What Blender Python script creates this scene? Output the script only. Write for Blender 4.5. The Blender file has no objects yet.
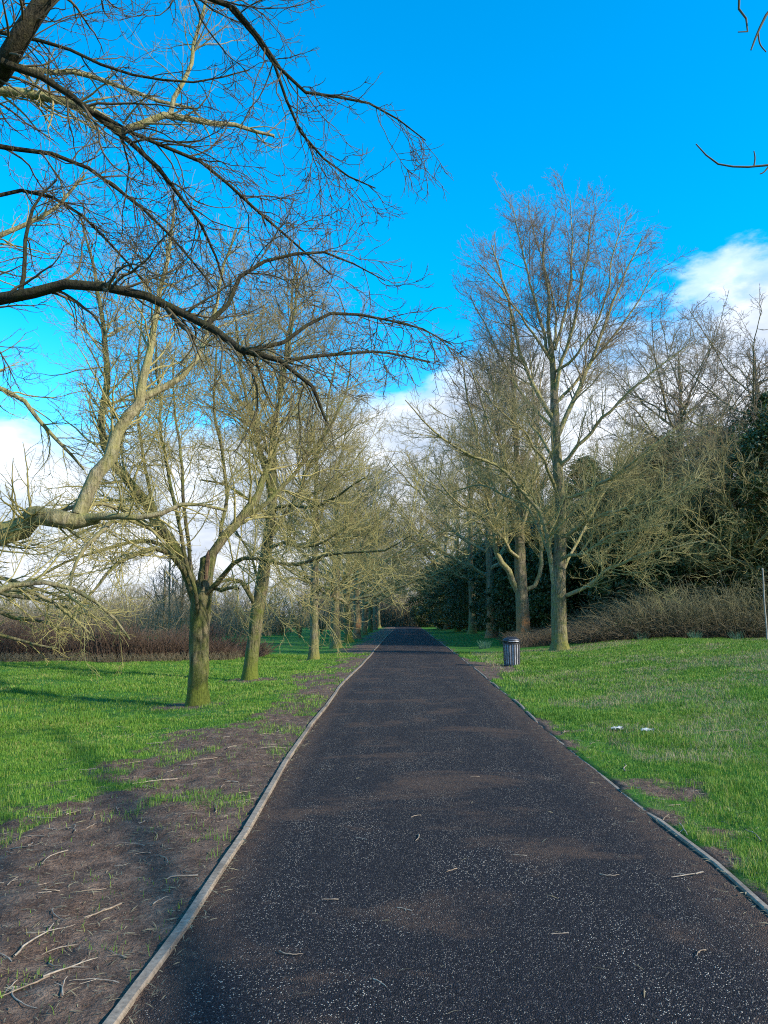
import bpy, math, random
import numpy as np
from math import radians as R
from mathutils import Vector

S = bpy.context.scene
COL = S.collection
# ------------------------------------------------------------------ camera, world, sun, exposure
PITCH = 7.7
cam_d = bpy.data.cameras.new('camera')
cam = bpy.data.objects.new('camera', cam_d); COL.objects.link(cam)
cam_d.sensor_fit = 'VERTICAL'; cam_d.sensor_height = 24.0; cam_d.lens = 24.0 * 769 / 1024
cam.location = (0, 0, 1.6); cam.rotation_euler = (R(90 + PITCH), 0, 0)
cam_d.clip_start = 0.05; cam_d.clip_end = 3000
S.camera = cam

SUN_EL = 27.0
SUN_AZ = 116.0            # degrees clockwise from +Y (view direction): right and behind
sx, sy = math.sin(R(SUN_AZ)), math.cos(R(SUN_AZ))
sun_d = bpy.data.lights.new('sun', 'SUN'); sun_d.energy = 4.2; sun_d.angle = R(1.0)
sun_d.color = (1.0, 0.90, 0.74)
sun = bpy.data.objects.new('sun', sun_d); COL.objects.link(sun)
tosun = Vector((sx * math.cos(R(SUN_EL)), sy * math.cos(R(SUN_EL)), math.sin(R(SUN_EL))))
sun.rotation_euler = tosun.to_track_quat('Z', 'Y').to_euler()
sun.location = tosun * 60

def nd(nt, t, **kw):
    n = nt.nodes.new(t)
    for k, v in kw.items():
        if k in n.inputs.keys() if hasattr(n.inputs, 'keys') else False: n.inputs[k].default_value = v
        else: setattr(n, k, v)
    return n
def math_n(nt, op, a, b=None, clamp=False):
    n = nt.nodes.new('ShaderNodeMath'); n.operation = op; n.use_clamp = clamp
    for i, v in enumerate((a, b)):
        if v is None: continue
        if isinstance(v, (int, float)): n.inputs[i].default_value = v
        else: nt.links.new(v, n.inputs[i])
    return n.outputs[0]
def ramp_n(nt, fac, stops, interp='LINEAR'):
    n = nt.nodes.new('ShaderNodeValToRGB'); cr = n.color_ramp; cr.interpolation = interp
    while len(cr.elements) < len(stops): cr.elements.new(0.5)
    for e, (p, c) in zip(cr.elements, stops):
        e.position = p
        e.color = (c, c, c, 1) if isinstance(c, (int, float)) else (*c, 1)
    nt.links.new(fac, n.inputs[0]); return n.outputs[0]
def mix_n(nt, fac, a, b, mode='MIX'):
    n = nt.nodes.new('ShaderNodeMix'); n.data_type = 'RGBA'; n.blend_type = mode
    for s, v in ((0, fac), (6, a), (7, b)):
        if isinstance(v, (int, float)): n.inputs[s].default_value = v
        elif isinstance(v, tuple): n.inputs[s].default_value = (*v, 1)
        else: nt.links.new(v, n.inputs[s])
    return n.outputs[2]
def noise_n(nt, vec, scale, detail=4, rough=0.55, dist=0.0):
    n = nt.nodes.new('ShaderNodeTexNoise'); n.inputs['Scale'].default_value = scale
    n.inputs['Detail'].default_value = detail; n.inputs['Roughness'].default_value = rough
    n.inputs['Distortion'].default_value = dist
    if vec is not None: nt.links.new(vec, n.inputs['Vector'])
    return n.outputs[0]

w = bpy.data.worlds.new('World'); S.world = w; w.use_nodes = True
nt = w.node_tree; nt.nodes.clear()
out = nt.nodes.new('ShaderNodeOutputWorld'); bg = nt.nodes.new('ShaderNodeBackground')
sky = nt.nodes.new('ShaderNodeTexSky'); sky.sky_type = 'NISHITA'; sky.sun_disc = False
sky.sun_elevation = R(SUN_EL); sky.sun_rotation = R(SUN_AZ)
sky.air_density = 1.0; sky.dust_density = 0.2; sky.ozone_density = 2.5; sky.altitude = 200
hsv = nt.nodes.new('ShaderNodeHueSaturation'); hsv.inputs['Saturation'].default_value = 1.5
hsv.inputs['Hue'].default_value = 0.491; hsv.inputs['Value'].default_value = 1.9
nt.links.new(sky.outputs[0], hsv.inputs['Color'])
tc = nt.nodes.new('ShaderNodeTexCoord')
sep = nt.nodes.new('ShaderNodeSeparateXYZ'); nt.links.new(tc.outputs['Generated'], sep.inputs[0])
mp = nt.nodes.new('ShaderNodeMapping'); mp.inputs['Scale'].default_value = (1.0, 1.0, 2.1)
mp.inputs['Location'].default_value = (3.3, 1.2, 0.4)
nt.links.new(tc.outputs['Generated'], mp.inputs['Vector'])
n1 = noise_n(nt, mp.outputs[0], 3.1, 9, 0.55, 0.15)
n2 = noise_n(nt, mp.outputs[0], 9.0, 6, 0.55)
# height of the cloud bank: higher to the right
top = math_n(nt, 'ADD', math_n(nt, 'MULTIPLY', sep.outputs[0], 0.22), 0.303)
d = math_n(nt, 'SUBTRACT', top, sep.outputs[2])
d = math_n(nt, 'MULTIPLY', d, 2.3)
c = math_n(nt, 'ADD', math_n(nt, 'MULTIPLY', math_n(nt, 'SUBTRACT', n1, 0.5), 0.48), d)
c = math_n(nt, 'ADD', c, math_n(nt, 'MULTIPLY', math_n(nt, 'SUBTRACT', n2, 0.5), 0.25))
cm = ramp_n(nt, c, [(0.0, 0.0), (0.05, 0.55), (0.12, 0.94), (0.4, 1.0)], 'EASE')
cm = math_n(nt, 'MULTIPLY', cm, math_n(nt, 'GREATER_THAN', sep.outputs[2], -0.02))
shade = ramp_n(nt, n2, [(0.34, (3.0, 3.4, 4.1)), (0.50, (4.4, 4.7, 5.2)), (0.64, (6.0, 6.2, 6.6))])
skyc = mix_n(nt, cm, hsv.outputs[0], shade)
nt.links.new(skyc, bg.inputs[0]); bg.inputs[1].default_value = 0.13
nt.links.new(bg.outputs[0], out.inputs[0])

S.view_settings.view_transform = 'Standard'; S.view_settings.look = 'None'
S.view_settings.gamma = 1.0; S.view_settings.use_curve_mapping = False
S.view_settings.exposure = 0.72
S.render.engine = 'CYCLES'
try:
    S.cycles.use_denoising = False; S.cycles.filter_width = 1.1
    S.cycles.max_bounces = 5; S.cycles.diffuse_bounces = 2; S.cycles.glossy_bounces = 2
    S.cycles.transmission_bounces = 3; S.cycles.transparent_max_bounces = 4
except Exception: pass

rng = np.random.default_rng(7)
random.seed(7)

# ------------------------------------------------------------------ object helpers
def tag(o, label=None, cat=None, group=None, kind=None):
    if label: o['label'] = label
    if cat: o['category'] = cat
    if group: o['group'] = group
    if kind: o['kind'] = kind
    return o
def empty(name, loc=(0, 0, 0), rz=0):
    o = bpy.data.objects.new(name, None); COL.objects.link(o)
    o.location = loc; o.rotation_euler = (0, 0, rz); return o
def mesh_np(name, verts, faces, mat, parent=None, smooth=True, attr=None):
    """faces: array (F,3) or (F,4), or a list of such arrays"""
    me = bpy.data.meshes.new(name)
    fl = faces if isinstance(faces, list) else [faces]
    fl = [np.asarray(f, dtype=np.int32) for f in fl if len(f)]
    verts = np.asarray(verts, dtype=np.float32)
    me.vertices.add(len(verts)); me.vertices.foreach_set('co', verts.ravel())
    tot = sum(f.size for f in fl); nf = sum(len(f) for f in fl)
    me.loops.add(tot); me.polygons.add(nf)
    me.loops.foreach_set('vertex_index', np.concatenate([f.ravel() for f in fl]))
    sizes = np.concatenate([np.full(len(f), f.shape[1], dtype=np.int32) for f in fl])
    starts = np.concatenate([[0], np.cumsum(sizes)[:-1]]).astype(np.int32)
    me.polygons.foreach_set('loop_start', starts)
    me.polygons.foreach_set('use_smooth', np.full(nf, smooth))
    if attr:
        for k, v in attr.items():
            a = me.attributes.new(k, 'FLOAT', 'POINT'); a.data.foreach_set('value', np.asarray(v, dtype=np.float32))
    me.update(calc_edges=True)
    me.materials.append(mat)
    o = bpy.data.objects.new(name, me); COL.objects.link(o)
    if parent is not None: o.parent = parent
    return o
def copy_tree(o, parent=None):
    c = o.copy(); COL.objects.link(c); c.parent = parent
    for ch in o.children: copy_tree(ch, c)
    return c
class MB:
    """collects simple polygon pieces"""
    def __init__(s): s.v = []; s.f3 = []; s.f4 = []
    def add(s, v, f):
        b = len(s.v); s.v.extend([tuple(p) for p in v])
        for q in f:
            if len(q) == 4: s.f4.append([b + i for i in q])
            elif len(q) == 3: s.f3.append([b + i for i in q])
            else:
                for k in range(1, len(q) - 1): s.f3.append([b + q[0], b + q[k], b + q[k + 1]])
    def box(s, c, d, rz=0):
        cx, cy, cz = c; a, b, h = d[0] / 2, d[1] / 2, d[2] / 2
        co, si = math.cos(rz), math.sin(rz); v = []
        for z in (-h, h):
            for x, y in ((-a, -b), (a, -b), (a, b), (-a, b)):
                v.append((cx + x * co - y * si, cy + x * si + y * co, cz + z))
        s.add(v, [(3, 2, 1, 0), (4, 5, 6, 7), (0, 1, 5, 4), (1, 2, 6, 5), (2, 3, 7, 6), (3, 0, 4, 7)])
    def lathe(s, prof, n=32):
        v = []; f = []
        for r, z in prof:
            for k in range(n):
                a = 2 * math.pi * k / n; v.append((r * math.cos(a), r * math.sin(a), z))
        for i in range(len(prof) - 1):
            for k in range(n):
                k2 = (k + 1) % n; f.append((i * n + k, i * n + k2, (i + 1) * n + k2, (i + 1) * n + k))
        s.add(v, f)
    def disc(s, r, z, n=32):
        v = [(r * math.cos(2 * math.pi * k / n), r * math.sin(2 * math.pi * k / n), z) for k in range(n)]
        s.add(v, [tuple(range(n))])
    def build(s, name, mat, parent=None, smooth=False):
        return mesh_np(name, s.v, [np.array(s.f3, dtype=np.int32).reshape(-1, 3), np.array(s.f4, dtype=np.int32).reshape(-1, 4)], mat, parent, smooth)

# ------------------------------------------------------------------ numpy noise
def _hash(ix, iy, seed):
    h = (ix.astype(np.int64) * 374761393 + iy.astype(np.int64) * 668265263 + seed * 982451653) & 0xffffffff
    h = ((h ^ (h >> 13)) * 1274126177) & 0xffffffff
    return ((h ^ (h >> 16)) & 0xffff) / 65535.0
def vnoise(x, y, seed=0):
    x = np.asarray(x, float); y = np.asarray(y, float)
    ix = np.floor(x); iy = np.floor(y); fx = x - ix; fy = y - iy
    fx = fx * fx * (3 - 2 * fx); fy = fy * fy * (3 - 2 * fy)
    a = _hash(ix, iy, seed); b = _hash(ix + 1, iy, seed); c_ = _hash(ix, iy + 1, seed); d_ = _hash(ix + 1, iy + 1, seed)
    return (a * (1 - fx) + b * fx) * (1 - fy) + (c_ * (1 - fx) + d_ * fx) * fy
def fbm(x, y, oct=4, seed=0):
    s = 0; a = 0.5; t = 0
    for o in range(oct):
        s = s + a * vnoise(np.asarray(x) * 2 ** o + o * 17.3, np.asarray(y) * 2 ** o - o * 9.1, seed + o); t += a; a *= 0.55
    return s / t
def sstep(a, b, x):
    t = np.clip((np.asarray(x, float) - a) / (b - a), 0, 1); return t * t * (3 - 2 * t)

# ------------------------------------------------------------------ pixel rays -> places on the ground
F = 769.0; CP, SP = math.cos(R(PITCH)), math.sin(R(PITCH))
def ray(px, py):
    u = (px - 384) / F; v = (512 - py) / F
    return np.array([u, CP - v * SP, SP + v * CP])
def P(px, py, Y):
    """the point at distance Y along the view (world y) seen at this pixel"""
    r = ray(px, py); return np.array([0, 0, 1.6]) + r * (Y / r[1])
def flat(px, py):
    r = ray(px, py); t = -1.6 / r[2]; return r * t + np.array([0, 0, 1.6])
LE = [(120, 1024), (160, 968), (184, 934), (222, 871), (242, 840), (273, 790), (293, 757), (311, 731), (327, 706), (340, 688), (354, 674), (367, 660), (378, 647), (386, 638), (393, 630)]
RE = [(768, 912), (720, 868), (660, 822), (620, 790), (575, 755), (545, 730), (520, 707), (500, 690), (480, 673), (462, 659), (448, 648), (434, 638), (424, 630)]
def edge(pts):
    a = np.array([flat(*p)[:2] for p in pts])
    a = a[np.argsort(a[:, 1])]
    y = np.concatenate([[-30, a[0, 1] - 1.2], a[:, 1], [160]])
    sl0 = (a[3, 0] - a[0, 0]) / (a[3, 1] - a[0, 1])
    x = np.concatenate([[a[0, 0] - 0.02 * 30], [a[0, 0] - sl0 * 1.2], a[:, 0], [a[-1, 0] + 0.024 * (160 - a[-1, 1])]])
    return x, y
_lx, _ly = edge(LE); _rx, _ry = edge(RE)
def xl(Y): return np.interp(Y, _ly, _lx)
def xr(Y): return np.interp(Y, _ry, _rx)
def base_z(x, y):
    x = np.asarray(x, float); y = np.asarray(y, float)
    r = 0.6 * sstep(0.8, 9.5, x - xr(y)) * sstep(3, 22, y)
    l = -0.10 * sstep(0.3, 3.0, xl(y) - x) + 0.12 * sstep(3, 16, xl(y) - x)
    return r + l + 0.5 * sstep(20, 60, np.abs(x)) * sstep(0, 1, x)
def gz(x, y):
    x = np.asarray(x, float); y = np.asarray(y, float)
    off = np.maximum(x - xr(y), xl(y) - x)            # metres beyond the path edge
    near = 1 - sstep(18, 45, np.hypot(x, y))
    bump = (fbm(x * 0.9, y * 0.9, 3, 3) - 0.5) * 0.10 + (fbm(x * 5.0, y * 5.0, 4, 5) - 0.5) * 0.085 * near
    side = sstep(0.0, 0.6, off)
    b = base_z(x, y) + bump * side * (0.4 + 0.6 * side)
    b = b + 0.012 * (off > 0) + (fbm(x * 12, y * 12, 3, 8) - 0.5) * 0.034 * near * (off > 0)
    return np.where(off < 0.0, -0.05, b)
def gzs(x, y): return float(gz(np.array([x]), np.array([y]))[0])

# bare-earth mask: 1 = soil, 0 = grass
def soil(x, y):
    offl = xl(y) - x; offr = x - xr(y)
    wl = 1.35 + 1.1 * (1 - sstep(3, 16, y)) + 0.3 * sstep(25, 40, y)
    n = fbm(x * 0.8, y * 0.45, 4, 21); n2_ = fbm(x * 2.6, y * 2.2, 4, 33)
    l = (wl - offl) * 1.0 + (n - 0.5) * 2.0 + (n2_ - 0.5) * 2.4
    nearl = (1 - sstep(4.0, 7.2, y)) * 1.0 * (1 - sstep(3.5, 7, offl)) + (1 - sstep(3.3, 4.6, y)) * 1.2; l = l + nearl
    ml = sstep(-0.55, 0.75, l) * (1 - .4 * sstep(4.2, 6.5, y) * sstep(.5, .62, fbm(x * 1.3 + 7, y * 1.3, 4, 99)))
    r = (0.22 - offr) * 1.2 + (n - 0.5) * 1.3 + (n2_ - 0.5) * 1.7
    worn = np.exp(-(((y - 24.0) / 3.2) ** 2)) * np.exp(-((offr - 0.6) / 1.0) ** 2) * 2.2
    patch = np.exp(-(((y - 7.6) / 1.2) ** 2)) * np.exp(-((offr - 1.1) / 0.8) ** 2) * 0.9
    mr = sstep(-0.15, 0.55, r + worn + patch)
    m = np.where(offl > 0, ml, mr)
    for (tx, ty, rr) in TREE_FEET:
        m = np.maximum(m, sstep(rr * 1.9, rr * 0.9, np.hypot((x - tx), (y - ty)) + (n2_ - 0.5) * 0.5) * 0.9) if rr > 0 else m
    return m

# avenue positions -------------------------------------------------
def on_ground(px, Y):
    x = (px - 384) / F * (Y * CP + 0.0) / CP if False else P(px, 616, Y)[0]
    return x
LEFT = [(197, 15.0), (250, 20.6), (314, 30.0), (336, 40.5), (349, 50), (357, 58), (364, 68), (370, 80), (375, 94), (379, 110)]
RIGHT = [(560, 32.0), (523, 40), (491, 52), (472, 64), (457, 77), (447, 90), (439, 105)]
TREE_FEET = [(P(px, 616, Y)[0], Y, 0.55) for px, Y in LEFT[:3]] + [(P(px, 616, Y)[0], Y, 0.6) for px, Y in RIGHT[:2]]

# ------------------------------------------------------------------ materials
def new_mat(name):
    m = bpy.data.materials.new(name); m.use_nodes = True
    t = m.node_tree; return m, t, t.nodes['Principled BSDF']
def wpos(t):
    return t.nodes.new('ShaderNodeNewGeometry').outputs['Position']
def opos(t):
    return t.nodes.new('ShaderNodeTexCoord').outputs['Object']
def bump(t, b, h, strength=0.5, dist=0.02):
    n = t.nodes.new('ShaderNodeBump'); n.inputs['Strength'].default_value = strength; n.inputs['Distance'].default_value = dist
    t.links.new(h, n.inputs['Height']); t.links.new(n.outputs[0], b.inputs['Normal'])
def bark_mat(name, dark, light, moss, moss_amt=0.5, basemoss=0.8, orange=0.0, scale=1.0):
    m, t, b = new_mat(name); p = opos(t)
    mpn = t.nodes.new('ShaderNodeMapping'); mpn.inputs['Scale'].default_value = (1, 1, 0.22); t.links.new(p, mpn.inputs[0])
    n1 = noise_n(t, mpn.outputs[0], 17 * scale, 7, 0.72, 0.5); n2 = noise_n(t, p, 3.2 * scale, 5, 0.6, 0.4); n3 = noise_n(t, p, 11 * scale, 4, 0.6)
    col = mix_n(t, ramp_n(t, n1, [(0.38, 0.0), (0.60, 1.0)]), dark, light)
    s = t.nodes.new('ShaderNodeSeparateXYZ'); t.links.new(p, s.inputs[0])
    g = t.nodes.new('ShaderNodeNewGeometry'); gs = t.nodes.new('ShaderNodeSeparateXYZ'); t.links.new(g.outputs['Normal'], gs.inputs[0])
    low = math_n(t, 'MULTIPLY', math_n(t, 'SUBTRACT', 0.9, s.outputs[2], True), basemoss)
    f = math_n(t, 'ADD', math_n(t, 'MULTIPLY', math_n(t, 'SUBTRACT', n2, 0.5), 2.6), moss_amt)
    f = math_n(t, 'ADD', f, math_n(t, 'MULTIPLY', gs.outputs[2], 0.25))
    f = math_n(t, 'ADD', f, low)
    f = math_n(t, 'MULTIPLY', f, math_n(t, 'ADD', n3, 0.45), True)
    col = mix_n(t, f, col, moss)
    if orange > 0:
        fo = math_n(t, 'MULTIPLY', math_n(t, 'SUBTRACT', 2.0, s.outputs[2], True), orange)
        fo = math_n(t, 'MULTIPLY', fo, ramp_n(t, n2, [(0.36, 0.0), (0.56, 1.0)]))
        col = mix_n(t, fo, col, (0.36, 0.17, 0.07))
    t.links.new(col, b.inputs['Base Color']); b.inputs['Roughness'].default_value = 0.9
    b.inputs['Specular IOR Level'].default_value = 0.2
    bump(t, b, math_n(t, 'ADD', n1, math_n(t, 'MULTIPLY', n3, 0.6)), 1.0, 0.06)
    return m
def twig_mat(name, low, high, z0, z1):
    m, t, b = new_mat(name); p = opos(t)
    s = t.nodes.new('ShaderNodeSeparateXYZ'); t.links.new(p, s.inputs[0])
    f = math_n(t, 'DIVIDE', math_n(t, 'SUBTRACT', s.outputs[2], z0), z1 - z0, True)
    n = noise_n(t, p, 1.3, 3, 0.6)
    f = math_n(t, 'ADD', f, math_n(t, 'MULTIPLY', math_n(t, 'SUBTRACT', n, 0.5), 0.9), True)
    col = mix_n(t, f, low, high)
    n2 = noise_n(t, p, 14, 3, 0.6)
    col = mix_n(t, ramp_n(t, n2, [(0.4, 0.0), (0.7, 0.55)]), col, (0.10, 0.085, 0.05))
    t.links.new(col, b.inputs['Base Color']); b.inputs['Roughness'].default_value = 0.75
    b.inputs['Specular IOR Level'].default_value = 0.25
    return m
M = {}
M['bark'] = bark_mat('lime_bark', (0.06, 0.05, 0.032), (0.27, 0.23, 0.15), (0.19, 0.19, 0.05), 0.25, 0.8)
M['bark_green'] = bark_mat('mossy_bark', (0.035, 0.03, 0.018), (0.22, 0.185, 0.11), (0.12, 0.15, 0.025), 0.32, 1.2)
M['bark_orange'] = bark_mat('orange_bark', (0.09, 0.07, 0.045), (0.30, 0.25, 0.16), (0.17, 0.18, 0.06), 0.20, 0.1, 0.95)
M['bark_pale'] = bark_mat('pale_limb_bark', (0.12, 0.10, 0.06), (0.40, 0.35, 0.22), (0.30, 0.29, 0.09), 0.35, 0.0)
M['bark_dark'] = bark_mat('dark_bark', (0.016, 0.015, 0.010), (0.075, 0.065, 0.04), (0.06, 0.065, 0.016), 0.15, 0.0, 0, 2.5)  # shade on the overhanging limbs put into a darker bark; evergreens share it
M['twig'] = twig_mat('olive_twigs', (0.34, 0.30, 0.11), (0.24, 0.175, 0.12), 4, 15)
M['twig_r'] = twig_mat('crown_twigs', (0.33, 0.30, 0.12), (0.24, 0.18, 0.14), 6, 15)
M['twig_dark'] = twig_mat('dark_twigs', (0.11, 0.09, 0.045), (0.075, 0.056, 0.034), 2, 8)  # twig colour darkened for the shade on the overhanging branches
M['twig_bramble'] = twig_mat('bramble_stems', (0.13, 0.095, 0.065), (0.19, 0.185, 0.10), .4, 2.2)
M['twig_hedge'] = twig_mat('hedge_stems', (0.085, 0.05, 0.034), (0.15, 0.095, 0.07), 0, 1.8)
M['twig_far'] = twig_mat('distant_twigs', (0.25, 0.215, 0.12), (0.24, 0.19, 0.14), 0, 8)
def leaf_mat(name, a, b_, rough=0.45):
    m, t, b = new_mat(name)
    p = wpos(t); n = noise_n(t, p, 0.7, 4, 0.6); n2 = noise_n(t, p, 9, 2, 0.5)
    f = math_n(t, 'ADD', math_n(t, 'MULTIPLY', n, 0.7), math_n(t, 'MULTIPLY', n2, 0.5))
    col = ramp_n(t, f, [(0.4, a), (0.78, b_)])
    t.links.new(col, b.inputs['Base Color']); b.inputs['Roughness'].default_value = rough
    return m
M['holly'] = leaf_mat('evergreen_leaves', (0.018, 0.030, 0.007), (0.075, 0.11, 0.016), 0.5)
M['ivy'] = leaf_mat('ivy_leaves', (0.030, 0.052, 0.009), (0.13, 0.18, 0.025), 0.5)
M['daffodil'] = leaf_mat('daffodil_leaves', (0.04, 0.12, 0.07), (0.07, 0.18, 0.11), 0.5)
def blade_mat(name, stops, transl=0.25, wscale=0.6):
    m, t, b = new_mat(name); p = wpos(t)
    at = t.nodes.new('ShaderNodeAttribute'); at.attribute_name = 'rnd'
    n = noise_n(t, p, wscale, 4, 0.6)
    f = math_n(t, 'ADD', math_n(t, 'ADD', math_n(t, 'MULTIPLY', n, 0.55), math_n(t, 'MULTIPLY', noise_n(t, p, 3.5, 3, 0.6), 0.35)), math_n(t, 'MULTIPLY', math_n(t, 'SUBTRACT', at.outputs['Fac'], 0.3), 0.4))
    col = ramp_n(t, f, stops)
    t.links.new(col, b.inputs['Base Color']); b.inputs['Roughness'].default_value = 0.55
    b.inputs['Specular IOR Level'].default_value = 0.3
    tr = t.nodes.new('ShaderNodeBsdfTranslucent'); t.links.new(col, tr.inputs[0])
    mx = t.nodes.new('ShaderNodeMixShader'); mx.inputs[0].default_value = transl
    o = t.nodes['Material Output']
    t.links.new(b.outputs[0], mx.inputs[1]); t.links.new(tr.outputs[0], mx.inputs[2]); t.links.new(mx.outputs[0], o.inputs[0])
    return m
M['grass'] = blade_mat('grass_blades', [(0.22, (0.035, 0.11, 0.014)), (0.46, (0.085, 0.215, 0.020)), (0.64, (0.18, 0.31, 0.035)), (0.82, (0.36, 0.32, 0.12))])
M['straw'] = blade_mat('dry_straw', [(0.3, (0.20, 0.17, 0.10)), (0.8, (0.42, 0.36, 0.22))])

# ground
m, t, b = new_mat('meadow_ground'); p = wpos(t)
at = t.nodes.new('ShaderNodeAttribute'); at.attribute_name = 'soil'
nA = noise_n(t, p, 0.35, 5, 0.6); nB = noise_n(t, p, 6, 5, 0.65); nC = noise_n(t, p, 45, 4, 0.7); nD = noise_n(t, p, 1.6, 5, 0.62, 0.3)
g1 = ramp_n(t, math_n(t, 'ADD', math_n(t, 'MULTIPLY', nA, 0.55), math_n(t, 'MULTIPLY', nB, 0.45)),
            [(0.30, (0.035, 0.125, 0.014)), (0.5, (0.06, 0.21, 0.018)), (0.66, (0.115, 0.27, 0.03)), (0.8, (0.20, 0.26, 0.07))])
g1 = mix_n(t, ramp_n(t, nC, [(0.3, 0.55), (0.6, 0.0)]), g1, (0.02, 0.05, 0.01))
# straw-coloured dead grass patches
sp = t.nodes.new('ShaderNodeSeparateXYZ'); t.links.new(p, sp.inputs[0])
st = ramp_n(t, nD, [(0.55, 0.0), (0.72, 0.6)])
g1 = mix_n(t, st, g1, (0.20, 0.18, 0.09))
s1 = ramp_n(t, nB, [(0.28, (0.06, 0.038, 0.028)), (0.5, (0.165, 0.108, 0.078)), (0.72, (0.33, 0.235, 0.17))])
s1 = mix_n(t, ramp_n(t, nC, [(0.35, 0.6), (0.60, 0.0)]), s1, (0.03, 0.021, 0.018))
s1 = mix_n(t, ramp_n(t, noise_n(t, p, 70, 3, 0.7), [(0.56, 0.0), (0.66, 0.8)]), s1, (0.26, 0.20, 0.15))
f = math_n(t, 'ADD', at.outputs['Fac'], math_n(t, 'MULTIPLY', math_n(t, 'SUBTRACT', nC, 0.5), 1.2))
f = ramp_n(t, f, [(0.28, 0.0), (0.66, 1.0)])
col = mix_n(t, f, g1, s1)
t.links.new(col, b.inputs['Base Color']); b.inputs['Roughness'].default_value = 0.92
b.inputs['Specular IOR Level'].default_value = 0.2
bump(t, b, math_n(t, 'ADD', nC, math_n(t, 'MULTIPLY', nB, 1.2)), 1.0, 0.05)
M['ground'] = m

# rubber-crumb / tarmac path with pale chips
m, t, b = new_mat('path_tarmac'); p = wpos(t)
v = t.nodes.new('ShaderNodeTexVoronoi'); v.inputs['Scale'].default_value = 135; t.links.new(p, v.inputs['Vector'])
sc = t.nodes.new('ShaderNodeSeparateColor'); t.links.new(v.outputs['Color'], sc.inputs[0])
base = ramp_n(t, sc.outputs[0], [(0.0, (0.005, 0.005, 0.0065)), (0.6, (0.013, 0.012, 0.016)), (1.0, (0.038, 0.035, 0.040))])  # dark tarmac, darkened further to stand in for shade over the path
chip = math_n(t, 'MULTIPLY', math_n(t, 'GREATER_THAN', sc.outputs[1], 0.80), math_n(t, 'LESS_THAN', v.outputs['Distance'], 0.46))
dens = ramp_n(t, noise_n(t, p, 1.1, 3, 0.6), [(0.35, 0.45), (0.65, 1.0)])
chip = math_n(t, 'MULTIPLY', chip, dens)
chipc = ramp_n(t, sc.outputs[2], [(0.0, (0.08, 0.072, 0.063)), (0.6, (0.26, 0.23, 0.19)), (1.0, (0.66, 0.60, 0.50))])
base = mix_n(t, chip, base, chipc)
mpn = t.nodes.new('ShaderNodeMapping'); mpn.inputs['Scale'].default_value = (1.0, 1.7, 1.0); t.links.new(p, mpn.inputs[0])
dn = noise_n(t, mpn.outputs[0], 0.62, 6, 0.62, 0.6); dn2 = noise_n(t, p, 30, 3, 0.7)
dirt = math_n(t, 'MULTIPLY', ramp_n(t, dn, [(0.53, 0.0), (0.63, 0.85)]), ramp_n(t, dn2, [(0.3, 0.3), (0.6, 1.0)]))
at = t.nodes.new('ShaderNodeAttribute'); at.attribute_name = 'edge'
ed = math_n(t, 'MULTIPLY', at.outputs['Fac'], ramp_n(t, noise_n(t, p, 9, 5, 0.65), [(0.32, 0.1), (0.58, 1.0)]))
dirt = math_n(t, 'MAXIMUM', dirt, ed)
base = mix_n(t, dirt, base, mix_n(t, dn2, (0.05, 0.031, 0.023), (0.14, 0.090, 0.062)))
ff = t.nodes.new('ShaderNodeSeparateXYZ'); t.links.new(p, ff.inputs[0])
far = math_n(t, 'MULTIPLY', math_n(t, 'DIVIDE', math_n(t, 'SUBTRACT', ff.outputs[1], 8), 30, True), 0.30)
base = mix_n(t, far, base, (0.045, 0.034, 0.034))
t.links.new(base, b.inputs['Base Color']); b.inputs['Roughness'].default_value = 0.85
b.inputs['Specular IOR Level'].default_value = 0.2
hh = math_n(t, 'SUBTRACT', noise_n(t, p, 22, 3, 0.6), math_n(t, 'MULTIPLY', v.outputs['Distance'], 1.2))
bump(t, b, hh, 0.8, 0.012)
M['path'] = m

m, t, b = new_mat('edging_board'); p = wpos(t)
n = noise_n(t, p, 30, 4, 0.6); n2 = noise_n(t, p, 2.2, 4, 0.6)
col = ramp_n(t, n, [(0.25, (0.12, 0.095, 0.07)), (0.6, (0.29, 0.235, 0.175)), (0.9, (0.42, 0.355, 0.27))])
col = mix_n(t, ramp_n(t, n2, [(0.46, 0.0), (0.70, 0.85)]), col, (0.09, 0.07, 0.05))
t.links.new(col, b.inputs['Base Color']); b.inputs['Roughness'].default_value = 0.85; bump(t, b, n, 0.5, 0.006)
M['edging'] = m
m, t, b = new_mat('dead_wood'); p = opos(t)
oi = t.nodes.new('ShaderNodeObjectInfo')
n = noise_n(t, p, 35, 4, 0.6)
col = mix_n(t, oi.outputs['Random'], ramp_n(t, n, [(0.3, (0.11, 0.08, 0.055)), (0.7, (0.30, 0.23, 0.16))]), ramp_n(t, n, [(0.3, (0.16, 0.13, 0.10)), (0.7, (0.42, 0.36, 0.28))]))
t.links.new(col, b.inputs['Base Color']); b.inputs['Roughness'].default_value = 0.85
M['stick'] = m
m, t, b = new_mat('split_wood'); p = opos(t)
mpn = t.nodes.new('ShaderNodeMapping'); mpn.inputs['Scale'].default_value = (1, 1, 0.08); t.links.new(p, mpn.inputs[0])
n = noise_n(t, mpn.outputs[0], 40, 4, 0.6)
t.links.new(ramp_n(t, n, [(0.35, (0.03, 0.016, 0.01)), (0.6, (0.15, 0.085, 0.045)), (0.8, (0.26, 0.18, 0.10))]), b.inputs['Base Color'])
b.inputs['Roughness'].default_value = 0.85; bump(t, b, n, 0.8, 0.02)
M['split'] = m
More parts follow.
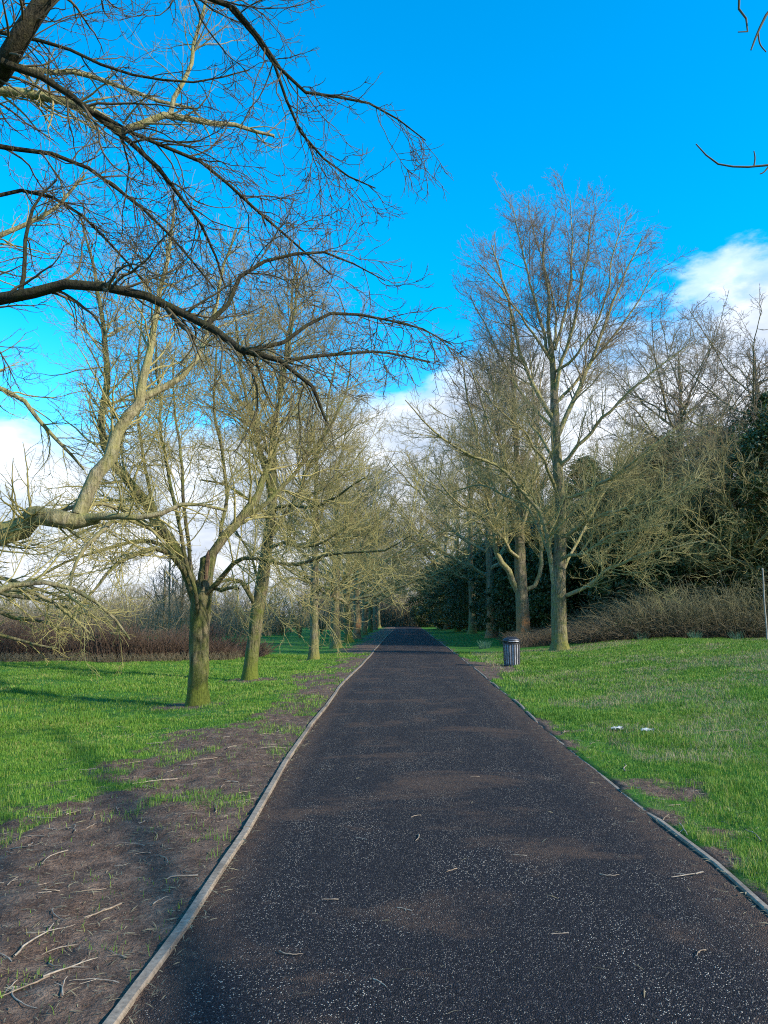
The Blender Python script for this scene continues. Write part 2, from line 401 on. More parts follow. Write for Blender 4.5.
def plain(name, c, rough=0.5, metal=0.0, ns=20, var=0.35):
    m, t, b = new_mat(name); p = opos(t); n = noise_n(t, p, ns, 4, 0.6)
    c2 = tuple(x * (1 - var) for x in c); c3 = tuple(min(1, x * (1 + var)) for x in c)
    t.links.new(ramp_n(t, n, [(0.3, c2), (0.7, c3)]), b.inputs['Base Color'])
    b.inputs['Roughness'].default_value = rough; b.inputs['Metallic'].default_value = metal
    return m
M['bin_black'] = plain('bin_paint', (0.018, 0.019, 0.024), 0.45)
M['bin_liner'] = plain('bin_liner_metal', (0.42, 0.42, 0.44), 0.6, 0.0, 6, 0.45)
M['ash_plate'] = plain('stub_plate', (0.42, 0.44, 0.46), 0.4, 0.3)
M['post'] = plain('weathered_post', (0.26, 0.25, 0.22), 0.8)
M['litter'] = plain('white_scrap', (0.36, 0.40, 0.42), 0.6)

# ------------------------------------------------------------------ ground, path, edging
def lines(a, segs):
    o = [a]
    for end, s0, s1 in segs:
        while o[-1] < end:
            tt = (o[-1] - a) / max(1e-6, end - a)
            st_ = s0 + (s1 - s0) * np.clip((o[-1] - segs_start) / (end - segs_start), 0, 1) if False else s0
            o.append(o[-1] + st_); s0 = min(s1, s0 * 1.035)
        a = o[-1]
    return np.array(o)
yl_ = lines(2.0, [(9, .035, .05), (26, .05, .16), (60, .2, .8), (140, .9, 3), (1800, 4, 80)])
yb_ = -lines(-2.0, [(10, .3, 1.0), (300, 1.2, 40)])[::-1]
ys = np.concatenate([yb_[yb_ < 1.9], yl_])
xp = lines(0.0, [(6.5, .045, .05), (16, .06, .18), (40, .2, 1.0), (120, 1.2, 4), (1500, 5, 90)])
xs = np.concatenate([-xp[::-1][:-1], xp])
X, Yg = np.meshgrid(xs, ys)
# snap the nearest column on each side to the path edge
Z = gz(X, Yg)
so = soil(X, Yg)
nx, ny = len(xs), len(ys)
ii = (np.arange(ny - 1)[:, None] * nx + np.arange(nx - 1)[None, :]).ravel()
fq = np.stack([ii, ii + 1, ii + nx + 1, ii + nx], 1)
g = mesh_np('ground', np.stack([X.ravel(), Yg.ravel(), Z.ravel()], 1), fq, M['ground'], attr={'soil': so.ravel()})
tag(g, 'green meadow ground with worn brown earth beside the path', 'ground', kind='structure')

py_ = np.concatenate([np.arange(-6, 2, .4), np.arange(2, 20, .12), np.arange(20, 60, .5), np.arange(60, 150, 2)])
K = 25; us = np.linspace(0, 1, K)
wob = (fbm(py_ * 2.2, py_ * 0 + 3, 3, 55) - 0.5) * 0.05
PX = (xl(py_) + wob * 0)[:, None] * (1 - us) + xr(py_)[:, None] * us
PY = np.repeat(py_[:, None], K, 1)
PZ = 0.004 + 0.025 * (1 - (2 * us - 1) ** 2)[None, :] + (fbm(PX * .8, PY * .8, 3, 77) - .5) * 0.012
ed_ = np.maximum(sstep(.10, 0.0, us), sstep(.84, 1.0, us) * 1.0)[None, :] * np.ones_like(PX)
ii = (np.arange(len(py_) - 1)[:, None] * K + np.arange(K - 1)[None, :]).ravel()
po = mesh_np('path', np.stack([PX.ravel(), PY.ravel(), PZ.ravel()], 1), np.stack([ii, ii + 1, ii + K + 1, ii + K], 1), M['path'], attr={'edge': ed_.ravel()})
tag(po, 'straight dark tarmac footpath speckled with pale chips', 'path', kind='structure')

def edging(fn, side, seed, buried):
    mb = MB(); r = random.Random(seed); y = -5.0
    wj = 0.0
    while y < 120:
        L = r.uniform(2.2, 3.2) if y < 40 else 5
        n = max(2, int(L / 0.35)); lat0 = wj; wj = r.uniform(-0.028, 0.028)
        dz0 = r.uniform(-0.006, 0.006) ; v = []; fcs = []
        W = 0.040 if buried else 0.054
        for k in range(n + 1):
            yy = y + (L - 0.012) * k / n
            x0 = float(fn(yy)) + lat0 * (1 - k / n) + wj * k / n
            sink = 0.0
            if buried: sink = 0.026 * float(sstep(0.50, 0.62, fbm(yy * 0.55, 2.0, 3, 91)))
            zt = (0.026 if buried else 0.034) + dz0 - sink
            x1 = x0 + side * W
            c = 0.006
            for (xx, zz) in ((x0, -0.1), (x0, zt - c), (x0 + side * c, zt), (x1 - side * c, zt), (x1, zt - c), (x1, -0.1)):
                v.append((xx, yy, zz))
        for k in range(n):
            for q in range(5):
                fcs.append((k * 6 + q, k * 6 + q + 1, (k + 1) * 6 + q + 1, (k + 1) * 6 + q))
        fcs.append((0, 1, 2, 3, 4, 5)); e = n * 6; fcs.append((e + 5, e + 4, e + 3, e + 2, e + 1, e))
        mb.add(v, fcs); y += L
    return mb
o = edging(xl, -1, 5, False).build('path_edging', M['edging']); tag(o, 'pale timber edging boards along the left of the path', 'path edging', kind='structure')
o = edging(xr, 1, 9, True).build('path_edging', M['edging']); tag(o, 'half buried pale edging boards along the right of the path', 'path edging', kind='structure')

# ------------------------------------------------------------------ tubes and growth
def norm(v): return v / np.maximum(np.linalg.norm(v, axis=-1, keepdims=True), 1e-9)
def tubes(pts, rad, k, seed=0, lump=0.0):
    """pts (N,P,3), rad (N,P) -> verts, quads"""
    N, Pn, _ = pts.shape
    T = np.zeros_like(pts); T[:, 1:-1] = pts[:, 2:] - pts[:, :-2]; T[:, 0] = pts[:, 1] - pts[:, 0]; T[:, -1] = pts[:, -1] - pts[:, -2]
    T = norm(T)
    a = np.where(np.abs(T[:, 0, 2:3]) > 0.8, np.array([[1., 0, 0]]), np.array([[0, 0, 1.]]))
    U = norm(np.cross(T[:, 0], a)); Us = [U]
    for j in range(1, Pn):
        U = norm(U - (U * T[:, j]).sum(-1, keepdims=True) * T[:, j]); Us.append(U)
    U = np.stack(Us, 1); V = np.cross(T, U)
    ang = np.arange(k) * 2 * np.pi / k
    rr = rad[:, :, None] * np.ones((1, 1, k))
    if lump:
        lr = np.random.default_rng(seed); L_ = lr.normal(0, 1, (N, Pn, k))
        L_ = (L_ + np.roll(L_, 1, 2) + np.roll(L_, -1, 2)) / 3
        L2 = L_.copy(); L2[:, 1:] += L_[:, :-1]; L2[:, :-1] += L_[:, 1:]; rr = rr * (1 + lump * L2 / 2)
    ring = pts[:, :, None, :] + rr[..., None] * (np.cos(ang)[None, None, :, None] * U[:, :, None] + np.sin(ang)[None, None, :, None] * V[:, :, None])
    verts = ring.reshape(-1, 3)
    base = (np.arange(N)[:, None, None] * Pn + np.arange(Pn - 1)[None, :, None]) * k
    q = np.arange(k)[None, None, :]; q2 = (q + 1) % k
    f = np.stack([base + q, base + q2, base + k + q2, base + k + q], -1).reshape(-1, 4)
    return verts, f
def merge(lst):
    vs, fs, b = [], [], 0
    for v, f in lst:
        vs.append(v); fs.append(f + b); b += len(v)
    return np.concatenate(vs), np.concatenate(fs)
def plen(pts): return np.linalg.norm(np.diff(pts, axis=1), axis=2).sum(1)
def spawn(rg, par, rad, dens, t0, t1, ang, angj, lenf, rf, Pn, up, jit, rmin, curl=0.0, lmax=9, lmin=0.05, endbias=0.0, shrink=0.6, flatten=0.0, bend=None, rmax=.09):
    N, Q, _ = par.shape; L = plen(par)
    cnt = np.maximum(0, np.floor(L * (t1 - t0) * dens + rg.random(N)).astype(int))
    idx = np.repeat(np.arange(N), cnt); n = len(idx)
    if n == 0: return np.zeros((0, Pn, 3)), np.zeros((0, Pn))
    t = t0 + (t1 - t0) * rg.random(n) ** (1 - endbias)
    s = t * (Q - 1); i0 = np.minimum(s.astype(int), Q - 2); fr = (s - i0)[:, None]
    A = par[idx, i0]; B = par[idx, i0 + 1]; pos = A * (1 - fr) + B * fr; T = norm(B - A)
    r0 = rad[idx, i0] * (1 - fr[:, 0]) + rad[idx, i0 + 1] * fr[:, 0]
    rv = norm(rg.normal(size=(n, 3))); 
    if flatten: rv[:, 2] *= (1 - flatten)
    side = norm(rv - (rv * T).sum(-1, keepdims=True) * T)
    a = np.radians(ang + angj * rg.normal(size=n))[:, None]
    D = norm(np.cos(a) * T + np.sin(a) * side)
    Lc = np.clip(np.minimum(L[idx], lmax) * lenf * (1 - shrink * t) * rg.uniform(0.55, 1.25, n), lmin, lmax)
    st_ = (Lc / (Pn - 1))[:, None]
    out = np.zeros((n, Pn, 3)); out[:, 0] = pos
    rc = np.maximum(np.minimum(r0 * rf * rg.uniform(.75, 1.1, n), r0 * 0.92), rmin).clip(None, max(rmax, rmin))
    for j in range(1, Pn):
        u = up + curl * (j / Pn - 0.45)
        D = D + rg.normal(size=(n, 3)) * jit
        D[:, 2] += u
        if bend is not None: D = D + bend * 0.1
        D = norm(D); out[:, j] = out[:, j - 1] + D * st_
    tt = np.linspace(0, 1, Pn)[None, :]
    ro = rc[:, None] * (1 - tt * 0.78); ro = np.maximum(ro, rmin * (1 - 0.4 * tt))
    return out, ro
def resample(pts, rad, n):
    """smooth Catmull-Rom resample of one limb given as a list of points"""
    p = np.array(pts, float); r = np.array(rad, float)
    q = np.vstack([2 * p[0] - p[1], p, 2 * p[-1] - p[-2]])
    seg = np.linalg.norm(np.diff(p, axis=0), axis=1); cum = np.concatenate([[0], np.cumsum(seg)])
    s = np.linspace(0, cum[-1], n); o = []
    for v in s:
        i = min(np.searchsorted(cum, v, side='right') - 1, len(p) - 2); t_ = (v - cum[i]) / max(seg[i], 1e-9)
        p0, p1, p2, p3 = q[i], q[i + 1], q[i + 2], q[i + 3]
        o.append(0.5 * ((2 * p1) + (-p0 + p2) * t_ + (2 * p0 - 5 * p1 + 4 * p2 - p3) * t_ ** 2 + (-p0 + 3 * p1 - 3 * p2 + p3) * t_ ** 3))
    return np.array(o), np.interp(s, cum, r)

def finish_tree(name, loc, trunk, limbs, levels, seed, bark, twig, label, cat, group=None, limb_mat=None, limb_name='limb', keep_limbs=True, lump=0.09):
    """trunk: (pts(P,3), rad(P)) relative to loc; limbs: list of (pts,rad); levels: list of dicts for spawn()
       crown twigs become one mesh; trunk and every main limb a mesh of its own"""
    rg = np.random.default_rng(seed)
    root = empty(name, loc); tag(root, label, cat, group)
    if trunk is not None:
        v, f = tubes(trunk[0][None], trunk[1][None], 18, seed, lump)
        mesh_np('trunk', v, f, bark, root)
    allp = []
    tw = []
    for li, (p, r) in enumerate(limbs):
        n = max(8, min(22, int(np.linalg.norm(np.diff(p, axis=0), axis=1).sum() / 0.28)))
        p2, r2 = resample(p, r, n)
        j = rg.normal(0, 1, p2.shape) * r2[:, None] * 0.45; j[1:] += j[:-1]; j[0] = 0; j[1] *= .5
        p2 = p2 + j
        if keep_limbs:
            v, f = tubes(p2[None], r2[None], 9, seed + li, 0.05)
            mesh_np(limb_name, v, f, limb_mat or bark, root)
        else: tw.append(tubes(p2[None], r2[None], 7))
        a, bb = resample(p2, r2, 14); allp.append((a, bb))
    par = np.stack([a for a, _ in allp]); rad = np.stack([b_ for _, b_ in allp])
    src = (par, rad)
    kk = [6, 5, 4, 3, 3]
    for i, lv in enumerate(levels):
        lv = dict(lv); Pn = lv.pop('P', 6)
        c, rc = spawn(rg, src[0], src[1], Pn=Pn, **lv)
        if len(c) == 0: break
        tw.append(tubes(c, rc, kk[min(i, 4)])); src = (c, rc)
    v, f = merge(tw)
    mesh_np('crown', v, f, twig, root)
    return root

def auto_tree(rg, H, clear, spread, nl, r0, lean=0.0, asc=0.35, leader=0.85, fork=False, low_sweep=0.0):
    """a bare deciduous tree: trunk + ascending main limbs"""
    n = 16; z = np.linspace(0, 1, n)
    top = H * leader
    wob = np.cumsum(rg.normal(0, 0.02, (n, 2)), 0) * H * 0.10
    tp = np.stack([wob[:, 0] + lean * z * H, wob[:, 1], z * top], 1); tp[0, :2] = 0
    tr = r0 * (1 - z) ** 0.9 * 0.9 + 0.025
    tr = tr * (1 + 0.55 * np.exp(-z * top / 0.28))
    # extra base ring detail
    base_n = 6; bz = np.linspace(0, 1, base_n, endpoint=False)
    b0 = tp[0]; b1 = tp[1]
    tp2 = np.vstack([b0 * (1 - q) + b1 * q for q in bz] + [tp[1:]])
    zz = np.concatenate([bz * z[1], z[1:]]); tr2 = (r0 * (1 - zz) ** 0.9 * 0.9 + 0.02) * (1 + 0.6 * np.exp(-zz * top / 0.22))
    tp2[0, 2] -= 0.12
    limbs = []
    az = rg.uniform(0, 6.28)
    for i in range(nl):
        f_ = (i / max(1, nl - 1)); zt = clear + (top * 0.86 - clear) * f_ ** 1.15
        q = zt / top; k = np.array([np.interp(q, z, tp[:, c]) for c in range(3)])
        rt = float(np.interp(q, zz, tr2))
        az += 2.4 + rg.normal(0, .35)
        Lh = spread * (1 - 0.62 * f_) * rg.uniform(.8, 1.15)
        Lv = (H - zt) * rg.uniform(.42, .85) * (0.55 + 0.45 * f_) if not (low_sweep and f_ < .35) else (H - zt) * rg.uniform(.08, .3)
        pts = []
        for s in np.linspace(0, 1, 6):
            rr = Lh * (s ** (0.85)) ; hh = Lv * (s ** 1.15)
            pts.append(k + np.array([math.cos(az + .25 * s) * rr, math.sin(az + .25 * s) * rr, hh]) + rg.normal(0, .16, 3) * s)
        ra = rt * rg.uniform(.42, .62)
        limbs.append((np.array(pts), np.linspace(ra, 0.018, 6)))
    # the leader itself carries twigs
    limbs.append((tp[int(n * .55):] , tr[int(n * .55):] * 0.98))
    return (tp2, tr2), limbs

LV_A = [dict(rmax=.035, dens=6.0, t0=.14, t1=1, ang=45, angj=10, lenf=.66, rf=.42, P=9, up=.04, jit=.14, rmin=.008, lmax=5.0, shrink=.5),
        dict(dens=6.5, t0=.10, t1=1, ang=42, angj=12, lenf=.5, rf=.5, P=7, up=.03, jit=.17, rmin=.0050, lmax=2.4, shrink=.5),
        dict(dens=6.5, t0=.12, t1=1, ang=42, angj=14, lenf=.55, rf=.6, P=5, up=.05, jit=.19, rmin=.0036, lmax=1.1, lmin=.15, shrink=.4),
        dict(dens=6.0, t0=.15, t1=1, ang=40, angj=14, lenf=.7, rf=.7, P=4, up=.07, jit=.2, rmin=.0028, lmax=.45, lmin=.1)]
def scaled(lv, d=1.0, rm=1.0, n=None):
    o = []
    for q in lv[:n]:
        q = dict(q); q['dens'] *= d; q['rmin'] *= rm; o.append(q)
    return o

# ------------------------------------------------------------------ the avenue: traced near trees
LW = 1.0
def tr3(pxs, Y, org):
    """traced limb: list of (px, py, dY, width_px) at distance Y+dY, relative to org"""
    pts, rad = [], []
    for (px, py, dy, wpx) in pxs:
        p = P(px, py, Y + dy); pts.append(p - org); rad.append(wpx / 2 / F * (Y + dy) * LW)
    return np.array(pts), np.array(rad)
GL = 'bare trees lining the left of the path'; GR = 'bare trees lining the right of the path'

def base_of(px, Y): 
    x = P(px, 616, Y)[0]; return np.array([x, Y, gzs(x, Y)])
# first left tree
Y = 15.0; org = base_of(197, Y); g0 = org[2]
LW = 0.88; tk = tr3([(197, 706, 0, 30), (198, 700, 0, 27), (198, 690, 0, 23.5), (199, 670, 0, 22), (199, 640, 0, 21.5), (200, 615, 0, 22), (201, 598, 0, 24), (203, 582, .05, 21)], Y, org)
tk = resample(tk[0], tk[1], 26); tk[0][0, 2] = -0.15; LW = 0.8
limbs = [tr3(q, Y, org) for q in [
    [(197, 603, 0, 15), (189, 578, -.1, 15), (176, 548, -.2, 14), (150, 510, -.3, 13), (128, 480, -.4, 11.5), (114, 455, -.4, 10), (107, 420, -.3, 9), (105, 370, -.1, 8), (103, 320, .2, 6), (92, 265, .6, 4), (80, 215, 1, 2)],
    [(204, 595, 0, 14), (212, 560, .2, 12), (232, 525, .5, 11), (254, 497, .8, 9), (268, 468, 1.1, 8), (272, 430, 1.4, 7), (284, 385, 1.7, 5), (292, 320, 1.8, 3.5), (300, 260, 2, 2)],
    [(235, 522, .5, 7), (262, 505, .9, 6), (290, 480, 1.4, 5), (322, 440, 2, 4), (345, 395, 2.4, 2.5), (352, 350, 3, 1.5)],
    [(190, 583, 0, 8), (177, 562, -.4, 7.5), (165, 552, -.8, 6.5), (148, 551, -1.2, 6), (125, 560, -1.8, 5), (105, 575, -2.2, 4), (85, 600, -2.6, 3), (72, 618, -2.8, 2)],
    [(188, 570, -.1, 7), (168, 550, -.3, 6), (140, 540, -.6, 5), (105, 548, -1, 4), (60, 565, -1.5, 3), (15, 590, -2, 2)],
    [(197, 612, -.2, 6), (194, 590, -.5, 5.5), (186, 560, -.7, 5), (178, 520, -.9, 4.5), (168, 470, -.8, 4), (160, 410, -.6, 3.5), (155, 350, -.3, 2.5), (150, 290, 0, 1.5)],
    [(191, 575, -.2, 5), (186, 530, -.3, 5), (183, 480, -.3, 4), (176, 420, 0, 3), (172, 360, .2, 2)],
    [(206, 594, -.1, 7), (216, 583, -.2, 6.5), (232, 566, -.4, 6), (250, 558, -.7, 5), (290, 564, -1.2, 4.5), (330, 556, -1.6, 3.8), (365, 551, -1.9, 3), (388, 549, -2.1, 2), (412, 535, -2.4, 1)],
    [(207, 592, 0, 6), (217, 588, -.15, 5), (237, 588, -.4, 4.2)],
    [(170, 540, -.2, 6), (150, 528, -.6, 5), (120, 522, -1.1, 4), (85, 532, -1.6, 3), (45, 548, -2.2, 2)],
    [(160, 523, -.2, 5), (146, 470, 0, 4), (138, 410, .2, 3.5), (140, 340, .4, 2.5), (148, 270, .5, 1.5)],
    [(220, 540, .4, 5), (226, 500, .6, 4.5), (222, 450, .7, 4), (214, 395, .7, 3), (218, 340, .8, 2)],
]]
LV_L1 = [dict(rmax=.03, dens=7.5, t0=.16, t1=1, ang=48, angj=11, lenf=.62, rf=.36, P=10, up=.02, jit=.15, rmin=.006, lmax=4.2, shrink=.5),
         dict(dens=7.0, t0=.10, t1=1, ang=44, angj=12, lenf=.46, rf=.5, P=8, up=.04, jit=.18, rmin=.0042, lmax=2.0, shrink=.45),
         dict(dens=7.5, t0=.12, t1=1, ang=42, angj=14, lenf=.55, rf=.6, P=6, up=.06, jit=.19, rmin=.0030, lmax=1.0, lmin=.12, shrink=.4),
         dict(dens=5.5, t0=.2, t1=1, ang=38, angj=14, lenf=.7, rf=.7, P=5, up=.08, jit=.2, rmin=.0023, lmax=.4, lmin=.08)]
l1 = finish_tree('bare_tree', tuple(org), tk, limbs, LV_L1, 11, M['bark_green'], M['twig'],
                 'nearest whole tree left of the path, thick mossy trunk with torn wood at its fork', 'tree', GL)
# the torn stub at the fork
LW = 1.0
sp_, sr_ = tr3([(203, 606, 0, 12), (204, 590, -.02, 15), (205, 578, 0, 14.5), (206, 566, .02, 13), (206.5, 558, .02, 12), (207, 556, .02, 9), (207, 555, .02, 2)], Y, org)
sp_, sr_ = resample(sp_, sr_, 14); v, f = tubes(sp_[None], sr_[None], 14, 3, .12); mesh_np('broken_limb', v, f, M['bark_green'], l1)
sp_, sr_ = tr3([(204, 592, -.09, 1), (205, 584, -.10, 4), (206, 574, -.09, 5.5), (207, 563, -.075, 5.5), (207.5, 556, -.06, 4), (209, 550, -.05, 1)], Y, org)
sp_, sr_ = resample(sp_, sr_, 14); v, f = tubes(sp_[None], sr_[None], 12, 5, .22)
mesh_np('torn_wood', v, f, M['split'], l1)['label'] = 'reddish brown bare wood where a limb tore away'

# second left tree
Y = 20.6; org = base_of(250, Y)
LW = 1.0; tk = tr3([(249, 682, 0, 19), (250, 676, 0, 17), (251, 666, 0, 14), (254, 640, 0, 13), (257, 615, 0, 13.5), (260, 598, 0, 13), (264, 570, 0, 12), (268, 540, 0, 11), (272, 505, 0, 9.5), (273, 470, .1, 8)], Y, org)
tk = resample(tk[0], tk[1], 26); tk[0][0, 2] = -0.15; LW = 0.8
limbs = [tr3(q, Y, org) for q in [
    [(273, 472, .1, 8), (274, 430, .2, 7), (280, 390, .3, 5.5), (287, 345, .5, 4), (292, 290, .6, 3), (300, 240, .8, 1.5)],
    [(256, 606, 0, 7), (250, 592, -.2, 6), (241, 582, -.4, 5), (230, 579, -.6, 4), (218, 585, -.8, 3), (205, 598, -1, 2)],
    [(271, 500, 0, 6.5), (262, 460, -.2, 5.5), (252, 420, -.3, 4.5), (240, 370, -.2, 3.5), (236, 320, 0, 2.5), (228, 270, .2, 1.5)],
    [(268, 540, 0, 6), (285, 515, .2, 5.2), (305, 480, .4, 4.5), (322, 440, .6, 3.5), (330, 390, .9, 2.5), (340, 345, 1.1, 1.5)],
    [(266, 550, 0, 5), (280, 545, -.3, 4.5), (302, 548, -.7, 3.5), (325, 540, -1, 2.5), (350, 525, -1.2, 1.5)],
    [(270, 510, 0, 5), (290, 505, -.3, 4.5), (315, 508, -.7, 4), (328, 500, -.9, 3.2), (345, 492, -1.2, 2.6), (365, 478, -1.5, 1.6)],
    [(270, 520, 0, 5), (250, 500, -.4, 4), (225, 485, -.8, 3), (200, 480, -1, 2)],
    [(272, 480, 0, 5), (258, 440, .6, 4), (256, 390, 1.2, 3), (262, 330, 1.6, 2)],
    [(262, 585, 0, 5), (259, 575, .3, 4), (250, 555, .5, 3), (236, 530, .6, 2)],
]]
LV_L2 = scaled(LV_A, 1.05)
finish_tree('bare_tree', tuple(org), tk, limbs, LV_L2, 12, M['bark_green'], M['twig'],
            'second tree from the front left of the path, slender leaning yellow green trunk', 'tree', GL)
# third left tree
Y = 30.0; org = base_of(314, Y)
LW = 1.0; tk = tr3([(314, 659, 0, 13), (314, 654, 0, 11), (314, 646, 0, 9), (314.5, 620, 0, 8.3), (314.5, 590, 0, 8), (315, 560, 0, 7), (316, 530, 0, 6), (316, 495, 0, 4.5), (317, 455, 0, 3)], Y, org)
tk = resample(tk[0], tk[1], 24); tk[0][0, 2] = -0.15; LW = 0.8
limbs = [tr3(q, Y, org) for q in [
    [(317, 612, 0, 4.5), (325, 600, -.1, 4.5), (340, 583, -.3, 4), (352, 568, -.5, 3.2), (362, 545, -.6, 2.4), (375, 520, -.8, 1.4)],
    [(315, 565, 0, 4), (325, 552, .1, 3.5), (345, 530, .2, 3), (360, 500, .3, 2), (370, 470, .4, 1.2)],
    [(315, 570, 0, 4), (305, 555, .1, 3.5), (290, 535, .3, 3), (280, 500, .5, 2), (276, 470, .6, 1.2)],
    [(316, 545, 0, 4), (312, 515, -.2, 3.4), (300, 480, -.4, 2.6), (296, 440, -.6, 1.4)],
    [(316, 530, 0, 4), (326, 500, -.3, 3), (340, 460, -.6, 2.2), (346, 425, -.8, 1.2)],
    [(317, 490, 0, 4), (316, 460, 0, 3), (314, 430, .1, 2.2), (318, 400, .2, 1.2)],
    [(314, 585, 0, 3), (300, 578, -.6, 2.6), (284, 580, -1, 2), (270, 590, -1.4, 1.2)],
]]
finish_tree('bare_tree', tuple(org), tk, limbs, scaled(LV_A, 1.1), 13, M['bark'], M['twig'],
            'third tree from the front left of the path, thin pale straight trunk', 'tree', GL)

# right tree 1 (the tall one)
Y = 32.0; org = base_of(560, Y)
LW = 1.0; tk = tr3([(560, 656, 0, 24), (560, 650, 0, 19), (560, 643, 0, 16.5), (559, 625, 0, 15), (558.5, 600, 0, 14.5), (559, 570, 0, 13.5), (560, 540, 0, 12), (560, 500, 0, 11), (557, 460, 0, 10), (555, 425, 0, 9), (554, 385, 0, 7), (552, 355, 0, 5.5), (548, 325, 0, 4), (549, 295, 0, 2.8), (543, 262, 0, 2), (545, 228, 0, 1.2)], Y, org)
tk = resample(tk[0], tk[1], 34); tk[0][0, 2] = -0.15; LW = 0.8
leader = (tk[0][26:], tk[1][26:])
limbs = [leader] + [tr3(q, Y, org) for q in [
    [(562, 596, 0, 5.5), (572, 593, -.3, 5), (590, 582, -.8, 4.2), (612, 568, -1.4, 3.6), (640, 556, -2, 3), (672, 548, -2.6, 2), (705, 540, -3, 1.2)],
    [(556, 592, 0, 6), (552, 565, -.2, 6), (548, 535, -.5, 5.5), (536, 505, -.9, 5), (515, 480, -1.4, 4.4), (490, 463, -2, 4), (462, 450, -2.6, 3.2), (432, 430, -3.2, 2.5), (405, 400, -3.6, 1.2)],
    [(552, 560, -.2, 4), (540, 530, 0, 3.5), (525, 505, .4, 3), (505, 495, .9, 2.5), (480, 485, 1.4, 2), (455, 492, 1.8, 1.2)],
    [(556, 425, 0, 6.5), (540, 395, -.2, 5.5), (524, 365, -.4, 4.6), (514, 325, -.6, 3.8), (505, 285, -.8, 2.8), (492, 245, -1, 1.5)],
    [(556, 440, 0, 6.5), (572, 400, .2, 5.6), (592, 360, .4, 4.6), (606, 320, .6, 3.8), (622, 280, .8, 2.6), (642, 238, 1, 1.4)],
    [(555, 395, 0, 5.5), (562, 360, -.4, 4.6), (574, 320, -.8, 3.8), (584, 275, -1.2, 2.8), (592, 215, -1.5, 1.2)],
    [(554, 370, 0, 5), (544, 335, .5, 4.2), (532, 290, .9, 3.2), (520, 240, 1.2, 2), (512, 205, 1.4, 1)],
    [(558, 470, 0, 5.5), (578, 445, -.6, 4.6), (606, 415, -1.2, 3.8), (636, 385, -1.8, 2.8), (668, 360, -2.2, 1.8), (690, 345, -2.4, 1)],
    [(558, 500, 0, 5), (590, 490, -.8, 4.4), (625, 470, -1.6, 3.6), (655, 445, -2.2, 2.6), (690, 420, -2.6, 1.4)],
    [(560, 540, 0, 5), (590, 520, -.9, 4.2), (625, 508, -1.7, 3.4), (665, 500, -2.4, 2.4), (700, 478, -2.8, 1.3)],
    [(559, 560, 0, 4.5), (585, 552, -1, 3.8), (612, 535, -1.8, 3.2), (645, 528, -2.4, 2.2), (680, 520, -2.8, 1.2)],
    [(557, 470, 0, 5), (545, 445, .6, 4), (528, 420, 1.2, 3.4), (500, 395, 1.8, 2.4), (478, 350, 2.2, 1.3)],
    [(556, 490, 0, 4.5), (546, 465, -.8, 4), (520, 430, -1.8, 3), (490, 400, -2.6, 2), (465, 360, -3, 1.1)],
    [(561, 575, 0, 4), (575, 545, .9, 3.4), (600, 500, 1.6, 2.6), (630, 455, 2.2, 1.8), (650, 420, 2.6, 1)],
    [(555, 350, 0, 4.5), (566, 310, .3, 3.6), (572, 260, .5, 2.4), (570, 200, .7, 1)],
    [(552, 362, 0, 4), (538, 340, -.5, 3.4), (520, 315, -.9, 2.6), (498, 285, -1.3, 2), (478, 262, -1.6, 1.1)],
    [(555, 405, 0, 4.5), (575, 385, .9, 3.8), (602, 350, 1.5, 3), (630, 315, 2, 2.2), (655, 270, 2.3, 1.1)],
    [(552, 350, 0, 3.5), (556, 320, 1, 2.8), (548, 280, 1.6, 2.2), (535, 235, 2, 1.6), (528, 205, 2.2, 1)],
    [(555, 372, 0, 4), (580, 350, -1, 3.2), (604, 305, -1.6, 2.4), (612, 260, -2, 1.8), (622, 225, -2.2, 1)],
    [(556, 430, 0, 4.5), (535, 408, 1, 3.8), (508, 372, 1.8, 3), (488, 330, 2.4, 2), (470, 295, 2.8, 1.1)],
]]
LV_R1 = [dict(rmax=.045, dens=4.6, t0=.16, t1=1, ang=42, angj=10, lenf=.60, rf=.4, P=9, up=.05, jit=.12, rmin=.010, lmax=5.0, shrink=.5),
         dict(dens=5.6, t0=.10, t1=1, ang=40, angj=12, lenf=.54, rf=.5, P=7, up=.04, jit=.15, rmin=.0065, lmax=2.6, shrink=.45),
         dict(dens=4.4, t0=.12, t1=1, ang=38, angj=13, lenf=.56, rf=.6, P=5, up=.06, jit=.17, rmin=.0048, lmax=1.3, lmin=.18, shrink=.4),
         dict(dens=4.2, t0=.15, t1=1, ang=36, angj=14, lenf=.7, rf=.7, P=4, up=.07, jit=.18, rmin=.0038, lmax=.55, lmin=.14)]
finish_tree('bare_tree', tuple(org), tk, limbs, LV_R1, 21, M['bark'], M['twig_r'],
            'tallest bare tree right of the path, straight trunk behind and right of the litter bin', 'tree', GR, limb_mat=M['bark_pale'])
